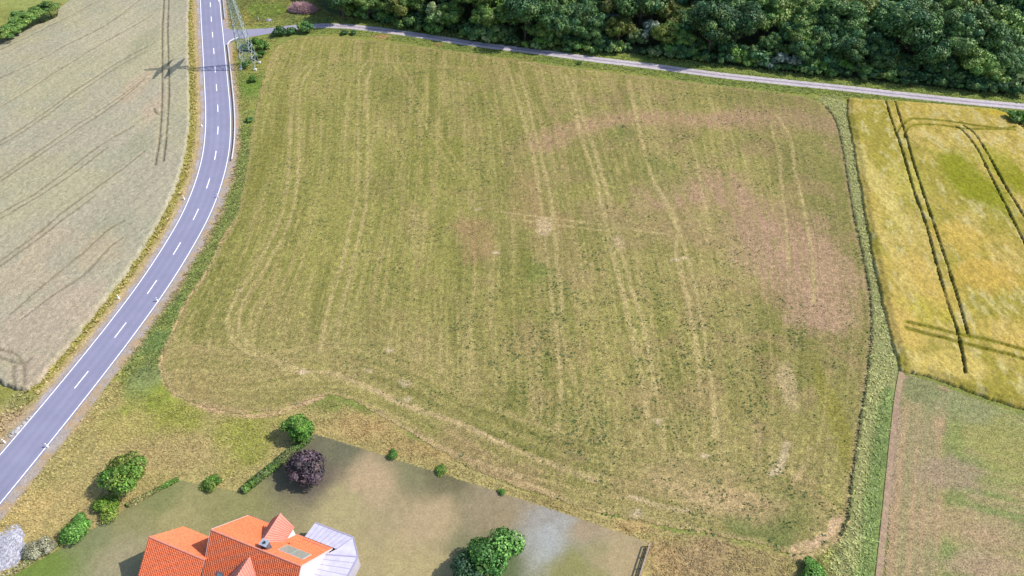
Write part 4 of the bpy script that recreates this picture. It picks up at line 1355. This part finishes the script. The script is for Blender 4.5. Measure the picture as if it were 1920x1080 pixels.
def hedge(p0, p1, w, h, n, leaf, cols, seed, label):
    a, b = G(*p0), G(*p1)
    r = np.random.default_rng(seed)
    t = r.random(n)
    L = np.linalg.norm(b - a)
    e = (b - a) / L
    hh = h * (0.45 + 1.0 * fbm(t * L, np.zeros(n), 1.6, 3, seed))
    ww = w * (0.5 + 0.9 * fbm(t * L, np.ones(n) * 7, 2.0, 3, seed + 1))
    ang = r.uniform(0, PI, n)
    rad = r.uniform(0.6, 1.05, n)
    off = np.cos(ang) * ww * rad
    P = np.stack([t * L * e[0] - e[1] * off, t * L * e[1] + e[0] * off, np.sin(ang) * hh * rad + 0.08], 1)
    Nn = np.stack([-e[1] * np.cos(ang), e[0] * np.cos(ang), np.sin(ang)], 1) + r.normal(size=(n, 3)) * 0.45
    Nn /= np.linalg.norm(Nn, axis=1)[:, None]
    u = np.cross(Nn, r.normal(size=(n, 3)))
    u /= np.linalg.norm(u, axis=1)[:, None]
    v = np.cross(Nn, u)
    s_ = leaf * r.uniform(.6, 1.4, n)[:, None]
    V = np.stack([P - u * s_ * .75, P + v * s_ * .5 - Nn * s_ * .18, P + u * s_ * .75, P - v * s_ * .5 - Nn * s_ * .18], 1).reshape(-1, 3)
    c = np.array(cols)[np.clip((fbm(t * L, np.ones(n) * 3, 2.5, 2, seed + 2) * len(cols) * 1.2 + r.normal(0, .5, n)), 0, len(cols) - .01).astype(int)]
    c = c * (0.55 + 1.1 * r.random(n) ** 1.6)[:, None]
    o = thing('hedge', label, 'hedge', (a[0], a[1], 0))
    link('foliage', mk_mesh('foliage', V, np.arange(n * 4).reshape(n, 4), np.repeat(c, 4, 0)), M_LEAF, o)


hedge((586, 818), (456, 922), 0.8, 1.0, 5200, 0.24, [BR[0], BR[1], A(120, 150, 84), A(150, 160, 100)], 801, 'low uneven hedge running from the light green tree down to the inner garden corner')
hedge((335, 899), (240, 948), 0.5, 0.5, 1800, 0.22, [BR[0], A(140, 150, 84), A(170, 160, 106)], 802, 'thin low hedge on the garden edge right of the round meadow tree')
hedge((110, 1020), (10, 1082), 0.5, 0.5, 1500, 0.22, [A(150, 156, 96), A(120, 150, 84), A(176, 168, 116)], 803, 'thin low hedge in the lower left corner below the pale flowering bush')


# ------------------------------------------------------------------ brushwood, stones, gravel
def brushwood():
    q = G(566, 26)
    t = thing('brushwood_pile', 'pinkish heap of cut branches in front of the wood', 'brushwood pile', (q[0], q[1] + 2.2, 0), -0.05)
    rr = random.Random(9)
    core = MB()
    n = 18
    for k in range(5):
        z0 = k * 0.45
        f = (1.0, 0.9, 0.72, 0.48, 0.2)[k]
        for i in range(n):
            a = 2 * PI * i / n
            core.v.append((math.cos(a) * 4.2 * f * rr.uniform(.9, 1.08), math.sin(a) * 2.3 * f * rr.uniform(.9, 1.08), z0 + rr.uniform(-.1, .1)))
    for k in range(4):
        for i in range(n):
            core.f.append((k * n + i, k * n + (i + 1) % n, (k + 1) * n + (i + 1) % n, (k + 1) * n + i))
    core.f.append(tuple(range(4 * n, 5 * n)))
    core.build('branch_core', mat_plain('dead_wood_inside', (0.10, 0.07, 0.07), 0.95, var=0.4), t)
    br = MB()
    for i in range(1500):
        a = rr.uniform(0, 2 * PI)
        f = rr.uniform(0, 1) ** 0.6
        x, y = math.cos(a) * 4.4 * f, math.sin(a) * 2.4 * f
        z = 2.0 * (1 - f ** 2) + 0.1
        L = rr.uniform(.7, 1.7)
        b = a + rr.uniform(-.6, .6)
        e = (x + math.cos(b) * L * .7, y + math.sin(b) * L * .5, max(0.1, z + L * rr.uniform(-.15, .75)))
        br.bar((x, y, max(z - .3, .05)), e, rr.uniform(.07, .14))
    o = br.build('branches', mat_plain('cut_branches', A(226, 182, 184), 0.9, var=0.4, scale=3), t)
    o['kind'] = 'stuff'


brushwood()


def stone_mesh(name, seed, s=1.0):
    rr = random.Random(seed)
    import bmesh
    bm = bmesh.new()
    bmesh.ops.create_icosphere(bm, subdivisions=1, radius=s)
    for v in bm.verts:
        v.co *= rr.uniform(.75, 1.15)
        v.co.z *= .7
    me = bpy.data.meshes.new(name)
    bm.to_mesh(me)
    bm.free()
    return me


def heap(name, label, px, rx, ry, h, cols, seed, cat):
    q = G(*px)
    n = 40
    g = np.linspace(-1, 1, n)
    U, Vv = np.meshgrid(g, g)
    rad = np.hypot(U, Vv)
    X, Y = q[0] + U * rx, q[1] + Vv * ry
    d = rad + (fbm(X.ravel(), Y.ravel(), 2.0, 3, seed).reshape(n, n) - .5) * .6
    Z = h * (1 - sstep(0.2, 1.0, d)) + 0.10 * h * RNG.random((n, n)) - 0.06
    i = (np.arange(n - 1)[:, None] * n + np.arange(n - 1)[None, :]).ravel()
    F = np.stack([i, i + 1, i + n + 1, i + n], 1)
    c = np.array([A(*k) for k in cols])[RNG.integers(len(cols), size=n * n)]
    ca, sa = math.cos(0.45), math.sin(0.45)
    xr = q[0] + (X - q[0]) * ca - (Y - q[1]) * sa
    yr = q[1] + (X - q[0]) * sa + (Y - q[1]) * ca
    o = link(name, mk_mesh(name, np.stack([xr.ravel(), yr.ravel(), Z.ravel()], 1), F, c), M_STONE)
    tag(o, label, cat)
    return o


heap('gravel_heap', 'pale grey patch of heaped gravel in the lower left meadow', (14, 1030), 2.4, 4.6, 0.30, [(206, 204, 214), (190, 188, 200), (222, 220, 226), (160, 156, 166)], 701, 'gravel heap')
heap('stone_pile', 'small lilac-grey stone pile between main road and brushwood', (504, 38), 1.5, 1.3, 0.5, [(176, 166, 186), (150, 142, 160), (190, 180, 190)], 702, 'stone pile')
rr = random.Random(31)
stone_m = stone_mesh('stone', 5, 0.28)
stone_m.materials.append(mat_plain('grey_stone', A(200, 196, 196), 0.9, var=.2))
STONE_LAB = ['second stone from the top of the row beside the left road edge', 'third stone from the top of the row beside the left road edge', 'fourth stone from the top of the row beside the left road edge',
             'fifth stone from the top of the row beside the left road edge', 'second lowest stone of the row beside the left road edge', 'topmost pale stone of the row beside the left road edge',
             'lowest stone of the row beside the left road edge', 'third lowest stone of the row beside the left road edge']
for i, (px, py) in enumerate([(52, 787), (46, 794), (40, 799), (34, 804), (26, 812), (57, 782), (21, 818), (31, 810)]):
    q = G(px, py)
    o = link('stone', stone_m, None, None, (q[0], q[1], 0.12))
    o.rotation_euler = (0, 0, rr.uniform(0, 6))
    k = rr.uniform(.8, 1.7)
    o.scale = (k, k, k)
    tag(o, STONE_LAB[i], 'stone', 'stones beside the left road edge')


# ------------------------------------------------------------------ pylon
def pylon():
    q = (G(454.5, 128) + G(481.5, 131)) / 2
    t = thing('lattice_pylon', 'tall grey-green lattice power pylon beside the road junction', 'pylon', (q[0] - .2, q[1] + 1.6, 0), math.radians(-2))
    Hh, b0, b1 = 33.0, 2.15, 0.42

    def half(z):
        return b0 + (b1 - b0) * min(z / 26.0, 1.0) ** 0.92

    def corner(i, z):
        h = half(z)
        return Vector((h * (-1, 1, 1, -1)[i], h * (-1, -1, 1, 1)[i], z))
    for i in range(4):
        m = MB()
        zs = [0.3, 6, 12, 18, 24, Hh - 1.5]
        for a, b in zip(zs[:-1], zs[1:]):
            m.bar(corner(i, a), corner(i, b), 0.16)
        m.bar(corner(i, Hh - 1.5), (0, 0, Hh), 0.14)
        m.build('leg', M_GREEN_STEEL, t)
        c = corner(i, 0)
        MB().box((c.x * 1.02, c.y * 1.02, 0.18), (0.8, 0.8, 0.5)).build('footing', M_CONC, t)
    levels = [0.4]
    z = 0.4
    while z < Hh - 3:
        z += max(1.0, half(z) * 1.5)
        levels.append(z)
    for a, b in zip(levels[:-1], levels[1:]):
        for i in range(4):
            j = (i + 1) % 4
            for u, w in ((i, j), (j, i)):
                MB().bar(corner(u, a), corner(w, b), 0.07).build('brace', M_STEEL if (i % 2) else M_GREEN_STEEL, t)
            MB().bar(corner(i, b), corner(j, b), 0.07).build('strut', M_STEEL, t)
    ang = math.radians(83)
    for z, L in ((23.4, 6.3), (26.9, 6.3)):
        m = MB()
        dx, dy = math.cos(ang), math.sin(ang)
        h = half(z)
        for sgn in (-1, 1):
            tip = Vector((dx * L * sgn, dy * L * sgn, z + .2))
            roots = [Vector((-dy * h * k + dx * h * sgn, dx * h * k + dy * h * sgn, z)) for k in (-1, 1)] + [Vector((dx * h * sgn, dy * h * sgn, z + 1.6))]
            for r_ in roots:
                m.bar(r_, tip, 0.18)
            prev = None
            for f in np.linspace(0.0, 0.92, 9):
                P = [r_.lerp(tip, f) for r_ in roots]
                m.bar(P[0], P[1], 0.12)
                m.bar(P[1], P[2], 0.12)
                m.bar(P[2], P[0], 0.12)
                if prev:
                    m.bar(prev[0], P[1], 0.12)
                    m.bar(prev[1], P[2], 0.12)
                    m.bar(prev[2], P[0], 0.12)
                prev = P
            for f in ((0.97, 0.55) if z < 25 else (0.97,)):
                p = roots[0].lerp(tip, f)
                MB().tube([(p.x, p.y, z - .05), (p.x, p.y, z - 1.0)], 0.13, 6).build('insulator', M_WHITE_PL, t)
        m.build('crossarm', M_GREEN_STEEL, t)


pylon()


# ------------------------------------------------------------------ guard rails, delineator posts
def guardrail(path, label):
    p = resample(path, 2.0)
    t = thing('guard_rail', label, 'guard rail', (*p[len(p) // 2], 0), 0, 'guard rails on the right side of the road')
    o0 = p[len(p) // 2]
    prof = [(-0.02, 0.42), (0.05, 0.47), (0.05, 0.53), (-0.02, 0.575), (0.05, 0.62), (0.05, 0.70), (-0.02, 0.75), (-0.10, 0.75), (-0.10, 0.42)]
    for i in range(0, len(p) - 1, 2):
        seg = p[i:i + 3] - o0
        if len(seg) < 2:
            continue
        m = MB()
        tv = np.gradient(seg, axis=0)
        tv /= np.linalg.norm(tv, axis=1)[:, None]
        k = len(prof)
        for (x, y), (tx, ty) in zip(seg, tv):
            for o, z in prof:
                m.v.append((x - ty * o, y + tx * o, z))
        for s in range(len(seg) - 1):
            for j in range(k):
                m.f.append((s * k + j, s * k + (j + 1) % k, (s + 1) * k + (j + 1) % k, (s + 1) * k + j))
        m.f.append(tuple(range(k)))
        m.f.append(tuple(range((len(seg) - 1) * k, len(seg) * k))[::-1])
        m.build('rail', M_RAIL, t)
    me = MB().box((0, 0, 0.36), (0.12, 0.12, 0.76)).mesh('post')
    me.materials.append(M_STEEL)
    for i in range(0, len(p), 1):
        q = p[i] - o0
        d = p[min(i + 1, len(p) - 1)] - p[max(i - 1, 0)]
        d /= np.linalg.norm(d)
        link('post', me, None, t, (q[0] + d[1] * .17, q[1] - d[0] * .17, 0))


M_RAIL = mat_plain('rail_zinc', (0.42, 0.41, 0.44), 0.55, 0.15, 0.08, 1.0)
s0, s1 = road_s(424, 303), road_s(421, 92)
main_rail = np.array([road_at(s, 4.55)[0] for s in np.arange(s0, s1, 1.5)])[::-1]
curve = GL([(452, 73), (442, 75.5), (434, 79.5), (428, 85)])
guardrail(smooth(np.vstack([curve, main_rail]), 4), 'long steel guard rail curving from the junction along the right road edge')
s0, s1 = road_s(397, 40), road_s(390, -60)
guardrail(np.array([road_at(s, 4.4)[0] for s in np.arange(s0, s1, 1.5)]), 'short steel guard rail on the right road edge above the junction')


def delineator(px, py, label, lean=0.0):
    q = G(px, py)
    t = thing('delineator_post', label, 'road post', (q[0], q[1], 0), random.uniform(-.3, .3) - .5, 'white delineator posts along the road')
    b = MB()
    n = 0
    for z, w, d in ((-0.05, .12, .10), (0.98, .11, .09), (1.06, .06, .05)):
        b.v += [(-w, -d, z), (w, -d, z), (w * .2, d, z), (-w * .2, d, z)]
    for k in range(2):
        for j in range(4):
            b.f.append((k * 4 + j, k * 4 + (j + 1) % 4, k * 4 + 4 + (j + 1) % 4, k * 4 + 4 + j))
    b.f.append((8, 9, 10, 11))
    b.build('post_body', M_WHITE_PL, t)
    MB().box((0, 0.0, 0.86), (0.235, 0.19, 0.16)).build('black_band', M_BLACK_PL, t)
    MB().box((0, -0.105, 0.86), (0.06, 0.02, 0.14)).build('reflector', M_WHITE_PL, t)
    t.rotation_euler[0] = lean


for p, lab in [((375, 43), 'white road post left of the road near the top picture edge'), ((379, 237), 'white road post left of the road beside the bend'), ((346, 374), 'white road post on the left road edge in the bend'),
               ((409, 370), 'white road post on the right road edge at the end of the guard rail'), ((224, 560), 'white road post on the left road edge below the bend'), ((296, 565), 'white road post on the right road edge below the bend'),
               ((90, 838), 'white road post on the right road edge in the lower left corner'), ((10, 830), 'white road post left of the road beside the row of stones'), ((485, 37), 'white marker post in the grass right of the pylon, near the stone pile')]:
    delineator(*p, lab)


# ------------------------------------------------------------------ fence at the bottom
def fence():
    a, b = G(1217, 1024), G(1190, 1110)
    L = np.linalg.norm(b - a)
    ang = math.atan2(b[1] - a[1], b[0] - a[0])
    t = thing('wooden_fence', 'weathered wooden fence on the right-hand garden edge', 'fence', (a[0], a[1], 0), ang)
    n = int(L / 1.6)
    for i in range(n + 1):
        MB().box((L * i / n, 0, 0.6), (0.14, 0.14, 1.3)).build('post', M_WOOD, t)
    for i in range(n):
        for z in (0.25, 0.55, 0.85, 1.1):
            MB().box((L * (i + .5) / n, 0.09 if z != 1.1 else 0, z if z != 1.1 else 1.27), (L / n * .98, 0.05 if z != 1.1 else .22, .20 if z != 1.1 else .05)).build('board', M_WOOD, t)


fence()


# ------------------------------------------------------------------ house
HO = G(395.7, 993.5, 10.0)
HA = math.radians(-20.4)
house = thing('tiled_house', 'white house with orange-red tiled roofs at the lower picture edge', 'house', (HO[0], HO[1], 0), HA)
M_TILE = mat_plain('clay_tiles', (0.50, 0.115, 0.045), 0.65, var=0.24, scale=2.8, spec=0.35)
M_TILE2 = mat_plain('pale_clay_tiles', (0.42, 0.15, 0.11), 0.6, var=0.12, scale=2.2, spec=0.4)
M_WALL = mat_plain('white_render', (0.62, 0.60, 0.62), 0.9, var=0.05)
M_LEAD = mat_plain('slate_grey_metal', (0.10, 0.10, 0.12), 0.5, 0.2, 0.2)
M_BOARD = mat_plain('pinkish_verge_boards', (0.50, 0.36, 0.36), 0.6, var=0.06)
M_GLASS = mat_plain('dark_glass', (0.05, 0.07, 0.12), 0.08, 0, 0.1, spec=0.8)
M_SOLAR = mat_plain('solar_glass', (0.20, 0.20, 0.17), 0.25, 0, 0.1, spec=0.6)


def tile_roof(name, ridge_a, ridge_b, eave_a, eave_b, mat, parent, w=0.29, c=0.345, clip=None):
    """pantile surface between ridge line a-b and eave line a-b: rounded columns, stepped courses"""
    ra, rb, ea, eb = (Vector(p) for p in (ridge_a, ridge_b, eave_a, eave_b))
    Lw = ((rb - ra).length + (eb - ea).length) / 2
    Ls = ((ea - ra).length + (eb - rb).length) / 2
    nc, nr = max(1, int(round(Lw / w))), max(1, int(round(Ls / c)))
    nrm = (rb - ra).cross(ea - ra).normalized() if (rb - ra).length > 0.05 else (eb - ea).cross(ra - ea).normalized()
    if nrm.z < 0:
        nrm = -nrm
    us, hs = [], []
    for i in range(nc):
        for f, hh in ((0.0, 0.0), (0.2, -0.03), (0.55, 0.06), (0.8, 0.065)):
            us.append((i + f) / nc)
            hs.append(hh)
    us.append(1.0)
    hs.append(0.0)
    vs, hv = [], []
    for i in range(nr):
        vs += [i / nr, (i + 0.985) / nr]
        hv += [0.0, 0.06]
    vs.append(1.0)
    hv.append(0.0)
    V, F = [], []
    for v, h2 in zip(vs, hv):
        a, b = ra.lerp(ea, v), rb.lerp(eb, v)
        for u, h1 in zip(us, hs):
            V.append(a.lerp(b, u) + nrm * (h1 + h2 + 0.02))
    k = len(us)
    for j in range(len(vs) - 1):
        for i in range(k - 1):
            if clip is not None:
                m = (V[j * k + i] + V[j * k + k + i + 1]) / 2
                if not clip(m):
                    continue
            F.append((j * k + i, j * k + i + 1, (j + 1) * k + i + 1, (j + 1) * k + i))
    me = bpy.data.meshes.new(name)
    me.from_pydata([tuple(v) for v in V], [], F)
    me.update()
    if me.polygons and sum(p.normal.dot(nrm) for p in me.polygons) < 0:
        me.flip_normals()
    o = link(name, me, mat, parent)
    return o


LEN = 14.6
ZR, ZE, DE = 10.0, 3.4, 5.62
# walls (local frame: x along the ridge, y to the back)
wb = MB()
ov = 0.45
x0w, x1w = 0.35, LEN - 0.35
yb, yf = DE - ov, -(DE - ov)
ztop = ZR - (ZR - ZE) * (DE - ov) / DE - 0.12
for x in (x0w, x1w):
    s_ = 1
    pts = [(x, yf, -0.2), (x, yb, -0.2), (x, yb, ztop), (x, 0, ZR - 0.25), (x, yf, ztop)]
    wb.poly(pts if x == x1w else pts[::-1])
wb.poly([(x0w, yb, -0.2), (x0w, yb, ztop), (x1w, yb, ztop), (x1w, yb, -0.2)])
wb.poly([(x0w, yf, -0.2), (x1w, yf, -0.2), (x1w, yf, ztop), (x0w, yf, ztop)])
wb.build('wall', M_WALL, house)
roof = tile_roof('roof', (0, 0, ZR), (LEN, 0, ZR), (0, DE, ZE), (LEN, DE, ZE), M_TILE, house)
tile_roof('roof', (0, 0, ZR), (LEN, 0, ZR), (0, -DE, ZE), (LEN, -DE, ZE), M_TILE, house)
# closed underside of the roof
MB().slab([(0.02, 0, ZR - .06), (LEN - .02, 0, ZR - .06), (LEN - .02, DE, ZE - .06), (0.02, DE, ZE - .06)], 0.10).build('roof_boarding', M_BOARD, house)
MB().slab([(0.02, -DE, ZE - .06), (LEN - .02, -DE, ZE - .06), (LEN - .02, 0, ZR - .06), (0.02, 0, ZR - .06)], 0.10).build('roof_boarding', M_BOARD, house)
rm = MB()
for i in range(40):
    rm.tube([(LEN * i / 40, 0, ZR + .02), (LEN * (i + 1.03) / 40, 0, ZR + .05)], 0.13, 8)
rm.build('ridge_tiles', M_TILE2, house)
for s_ in (-1, 1):
    MB().bar((LEN + .04, 0.02 * s_, ZR - .06), (LEN + .04, DE * s_, ZE - .06), 0.06, 0.26).build('verge_board', M_BOARD, house)
    MB().bar((-.04, 0.02 * s_, ZR - .06), (-.04, DE * s_, ZE - .06), 0.06, 0.26).build('verge_board', M_BOARD, house)
    MB().tube([(0, (DE + .09) * s_, ZE - .02), (LEN, (DE + .09) * s_, ZE - .02)], 0.08, 7).build('gutter', M_LEAD, house)

# lower wing on the left
WR, WE = 7.2, 3.5
wx0, wx1, wy = -9.3, 0.34, -3.2
wd = 3.9
tile_roof('wing_roof', (wx0, wy, WR), (wx1, wy, WR), (wx0 + 1.25, wy + wd, WE), (wx1, wy + wd, WE), M_TILE, house)
tile_roof('wing_roof', (wx0, wy, WR), (wx1, wy, WR), (wx0, wy - 5.2, 2.6), (wx1, wy - 5.2, 2.6), M_TILE, house)
rm = MB()
for i in range(26):
    a_, b_ = wx0 + (wx1 - wx0) * i / 26, wx0 + (wx1 - wx0) * (i + 1.03) / 26
    rm.tube([(a_, wy, WR + .02), (b_, wy, WR + .05)], 0.13, 8)
rm.build('ridge_tiles', M_TILE2, house)
ww = MB()
ww.poly([(wx0 + 1.3, wy - 4.6, -.2), (wx0 + 1.3, wy - 4.6, 2.9), (wx0 + 1.0, wy, WR - .25), (wx0 + 1.3, wy + 3.5, WE + .1), (wx0 + 1.3, wy + 3.5, -.2)])
ww.poly([(wx0 + 1.3, wy + 3.5, -.2), (wx0 + 1.3, wy + 3.5, WE + .2), (x0w, wy + 3.5, WE + .2), (x0w, wy + 3.5, -.2)])
ww.poly([(wx0 + 1.3, wy - 4.6, -.2), (x0w, wy - 4.6, -.2), (x0w, wy - 4.6, 2.9), (wx0 + 1.3, wy - 4.6, 2.9)])
ww.build('wing_wall', M_WALL, house)

# gabled cross roof on the back slope
DZ, DEZ = 8.5, 6.1
dx = 7.0
hw = 1.85
tile_roof('dormer_roof', (dx, 5.95, DZ), (dx, 1.35, DZ), (dx + hw, 5.65, DEZ), (dx + hw, 3.3, DEZ), M_TILE2, house)
tile_roof('dormer_roof', (dx, 5.95, DZ), (dx, 1.35, DZ), (dx - hw, 5.65, DEZ), (dx - hw, 3.3, DEZ), M_TILE2, house)
dm = MB()
dm.poly([(dx - 1.5, 5.5, ZE), (dx - 1.5, 5.5, DEZ + .3), (dx, 5.5, DZ - .2), (dx + 1.5, 5.5, DEZ + .3), (dx + 1.5, 5.5, ZE)])
dm.poly([(dx + 1.5, 5.5, ZE), (dx + 1.5, 5.5, DEZ + .3), (dx + 1.5, 3.0, DEZ + .3), (dx + 1.5, 3.0, ZE)])
dm.poly([(dx - 1.5, 5.5, ZE), (dx - 1.5, 3.0, ZE), (dx - 1.5, 3.0, DEZ + .3), (dx - 1.5, 5.5, DEZ + .3)])
dm.build('dormer_wall', M_WALL, house)
rm = MB()
for i in range(14):
    rm.tube([(dx, 6.0 - 4.6 * i / 14, DZ + .03), (dx, 6.0 - 4.6 * (i + 1.03) / 14, DZ + .05)], 0.11, 8)
rm.build('ridge_tiles', M_TILE2, house)

# gabled dormer on the front slope (its ridge runs to the front)
fx, fz = 6.75, 9.0
fy0 = -(ZR - fz) / (ZR - ZE) * DE
tile_roof('dormer_roof', (fx, fy0, fz), (fx, fy0 - 4.2, fz), (fx + 2.2, fy0 - 2.35, 6.25), (fx + 2.2, fy0 - 4.2, 6.25), M_TILE2, house)
tile_roof('dormer_roof', (fx, fy0, fz), (fx, fy0 - 4.2, fz), (fx - 2.2, fy0 - 2.35, 6.25), (fx - 2.2, fy0 - 4.2, 6.25), M_TILE2, house)
dm = MB()
dm.poly([(fx - 1.6, fy0 - 3.8, ZE), (fx + 1.6, fy0 - 3.8, ZE), (fx + 1.6, fy0 - 3.8, 6.8), (fx, fy0 - 3.8, fz - .2), (fx - 1.6, fy0 - 3.8, 6.8)])
dm.build('dormer_wall', M_WALL, house)

# roof window on the front slope
nf = Vector((0, -(ZR - ZE), DE)).normalized()
tf = Vector((0, -DE, -(ZR - ZE))).normalized()


def on_front(x, d, h=0.0):
    p = Vector((x, 0, ZR)) + tf * d + nf * h
    return p


def on_back(x, d, h=0.0):
    tb = Vector((0, DE, -(ZR - ZE))).normalized()
    nb = Vector((0, (ZR - ZE), DE)).normalized()
    return Vector((x, 0, ZR)) + tb * d + nb * h


def plate(pts, n, th):
    m = MB()
    k = len(pts)
    m.v = [tuple(p) for p in pts] + [tuple(p - n * th) for p in pts]
    m.f = [tuple(range(k)), tuple(range(2 * k - 1, k - 1, -1))] + [(i, k + i, k + (i + 1) % k, (i + 1) % k) for i in range(k)]
    return m


wn_x, wn_d = 2.25, 5.35
fr = plate([on_front(wn_x, wn_d, .17), on_front(wn_x, wn_d + 1.5, .17), on_front(wn_x + 1.1, wn_d + 1.5, .17), on_front(wn_x + 1.1, wn_d, .17)], nf, .2).build('roof_window', M_LEAD, house)
plate([on_front(wn_x + .1, wn_d + .12, .2), on_front(wn_x + .1, wn_d + 1.38, .2), on_front(wn_x + 1.0, wn_d + 1.38, .2), on_front(wn_x + 1.0, wn_d + .12, .2)], nf, .02).build('pane', M_GLASS, fr)

# solar panels on the back slope
nb = Vector((0, (ZR - ZE), DE)).normalized()
px0, pd0 = 9.75, 1.75
fr = plate([on_back(px0, pd0, .16), on_back(px0 + 4.0, pd0, .16), on_back(px0 + 4.0, pd0 + 2.35, .16), on_back(px0, pd0 + 2.35, .16)], nb, .12).build('solar_collector', M_STEEL, house)
for i in range(2):
    a_ = px0 + .06 + i * 1.97
    plate([on_back(a_, pd0 + .06, .18), on_back(a_ + 1.9, pd0 + .06, .18), on_back(a_ + 1.9, pd0 + 2.29, .18), on_back(a_, pd0 + 2.29, .18)], nb, .02).build('panel', M_SOLAR, fr)
# sanitary vent, chimney
v_ = on_back(9.7, 5.1)
MB().tube([tuple(v_ - Vector((0, 0, .2))), tuple(v_ + Vector((0, 0, .55)))], 0.13, 8).build('vent_pipe', M_TILE, house)
ch = MB()
cxx, cyy = 8.35, 0.85
for z, w in ((8.2, .95), (10.55, .95)):
    ch.v += [(cxx - w / 2, cyy - .4, z), (cxx + w / 2, cyy - .4, z), (cxx + w / 2, cyy + .4, z), (cxx - w / 2, cyy + .4, z)]
ch.f = [(0, 1, 5, 4), (1, 2, 6, 5), (2, 3, 7, 6), (3, 0, 4, 7), (4, 5, 6, 7)]
cho = ch.build('chimney', M_LEAD, house)
MB().box((cxx, cyy, 10.62), (1.12, .95, .14)).build('chimney_cap', mat_plain('chimney_cap_slate', (0.20, 0.22, 0.27), 0.6, var=.15), cho)
MB().tube([(cxx + .1, cyy, 10.7), (cxx + .1, cyy, 10.95)], 0.16, 10).build('flue', M_BLACK_PL, cho)
# snow guard line near the back eave
MB().bar(tuple(on_back(9.6, 7.9, .16)), tuple(on_back(LEN, 7.9, .16)), .07).build('snow_guard', M_TILE2, house)

# glass lean-to round the right-hand corner
M_CONS = mat_plain('milky_roof_glass', (0.31, 0.295, 0.365), 0.25, var=0.10, scale=0.9, spec=0.6)
M_BAR = mat_plain('violet_grey_glazing_bar', (0.22, 0.20, 0.30), 0.5, var=.1)
M_LILAC = mat_plain('lilac_glazing_bar', (0.20, 0.19, 0.26), 0.5, var=.08)
zo, zi = 2.9, 3.55
P_ = dict(a=(9.9, 5.75, zi), b=(15.3, 5.75, zi), c=(16.5, 8.4, zo), d=(9.9, 8.4, zo), e=(18.6, 6.05, zo), f=(14.3, 4.5, zi + .05), g=(18.6, -1.6, zo), h=(14.3, -1.6, zi + .05))
MB().slab([P_['a'], P_['b'], P_['c'], P_['d']], .08).build('lean_to_roof', M_CONS, house)
MB().slab([P_['b'], P_['f'], P_['e'], P_['c']], .08).build('lean_to_roof', M_CONS, house)
MB().slab([P_['f'], P_['h'], P_['g'], P_['e']], .08).build('lean_to_roof', M_CONS, house)


def up(p, dz=.05):
    return (p[0], p[1], p[2] + dz)


def lerp3(p, q, t):
    return tuple(p[i] + (q[i] - p[i]) * t for i in range(3))


for p, q in (('b', 'c'), ('f', 'e'), ('d', 'c'), ('c', 'e'), ('e', 'g')):
    MB().bar(up(P_[p], .03), up(P_[q], .03), .15, .12).build('hip_bar', M_BAR, house)
for i in range(1, 8):
    t_ = i / 8
    MB().bar(up(lerp3(P_['a'], P_['b'], t_), .01), up(lerp3(P_['d'], P_['c'], t_), .01), .05, .05).build('glazing_bar', M_LILAC, house)
    MB().bar(up(lerp3(P_['f'], P_['h'], t_), .01), up(lerp3(P_['e'], P_['g'], t_), .01), .05, .05).build('glazing_bar', M_LILAC, house)
for k_ in 'cdeg':
    p = P_[k_]
    MB().box((p[0] - (.15 if k_ != 'd' else -.1), p[1] - .12, 1.35), (.16, .16, 3.0)).build('lean_to_post', M_WHITE_PL, house)
for p, q in (('d', 'c'), ('c', 'e'), ('e', 'g')):
    a_, b_ = P_[p], P_[q]
    MB().poly([(a_[0], a_[1] - .1, 0.0), (b_[0] - .1, b_[1] - .1, 0.0), (b_[0] - .1, b_[1] - .1, 2.75), (a_[0], a_[1] - .1, 2.75)]).build('glass_wall', M_CONS, house)

# balcony on the right gable
MB().box((LEN + .75, -1.9, 5.2), (1.9, 3.0, .18)).build('balcony_floor', M_STEEL, house)
for i in range(4):
    MB().box((LEN + 1.62, -3.3 + i * .94, 5.75), (.06, .06, 1.0)).build('baluster', M_STEEL, house)
MB().bar((LEN + 1.62, -3.35, 6.25), (LEN + 1.62, -.42, 6.25), .07).build('handrail', M_STEEL, house)
MB().bar((LEN - .3, -.42, 6.25), (LEN + 1.62, -.42, 6.25), .07).build('handrail', M_STEEL, house)
wf = MB().box((LEN - .33, -1.2, 6.3), (.1, 1.5, 2.0)).build('balcony_door', M_LEAD, house)
MB().box((LEN - .27, -1.2, 6.35), (.02, 1.2, 1.7)).build('pane', M_GLASS, wf)
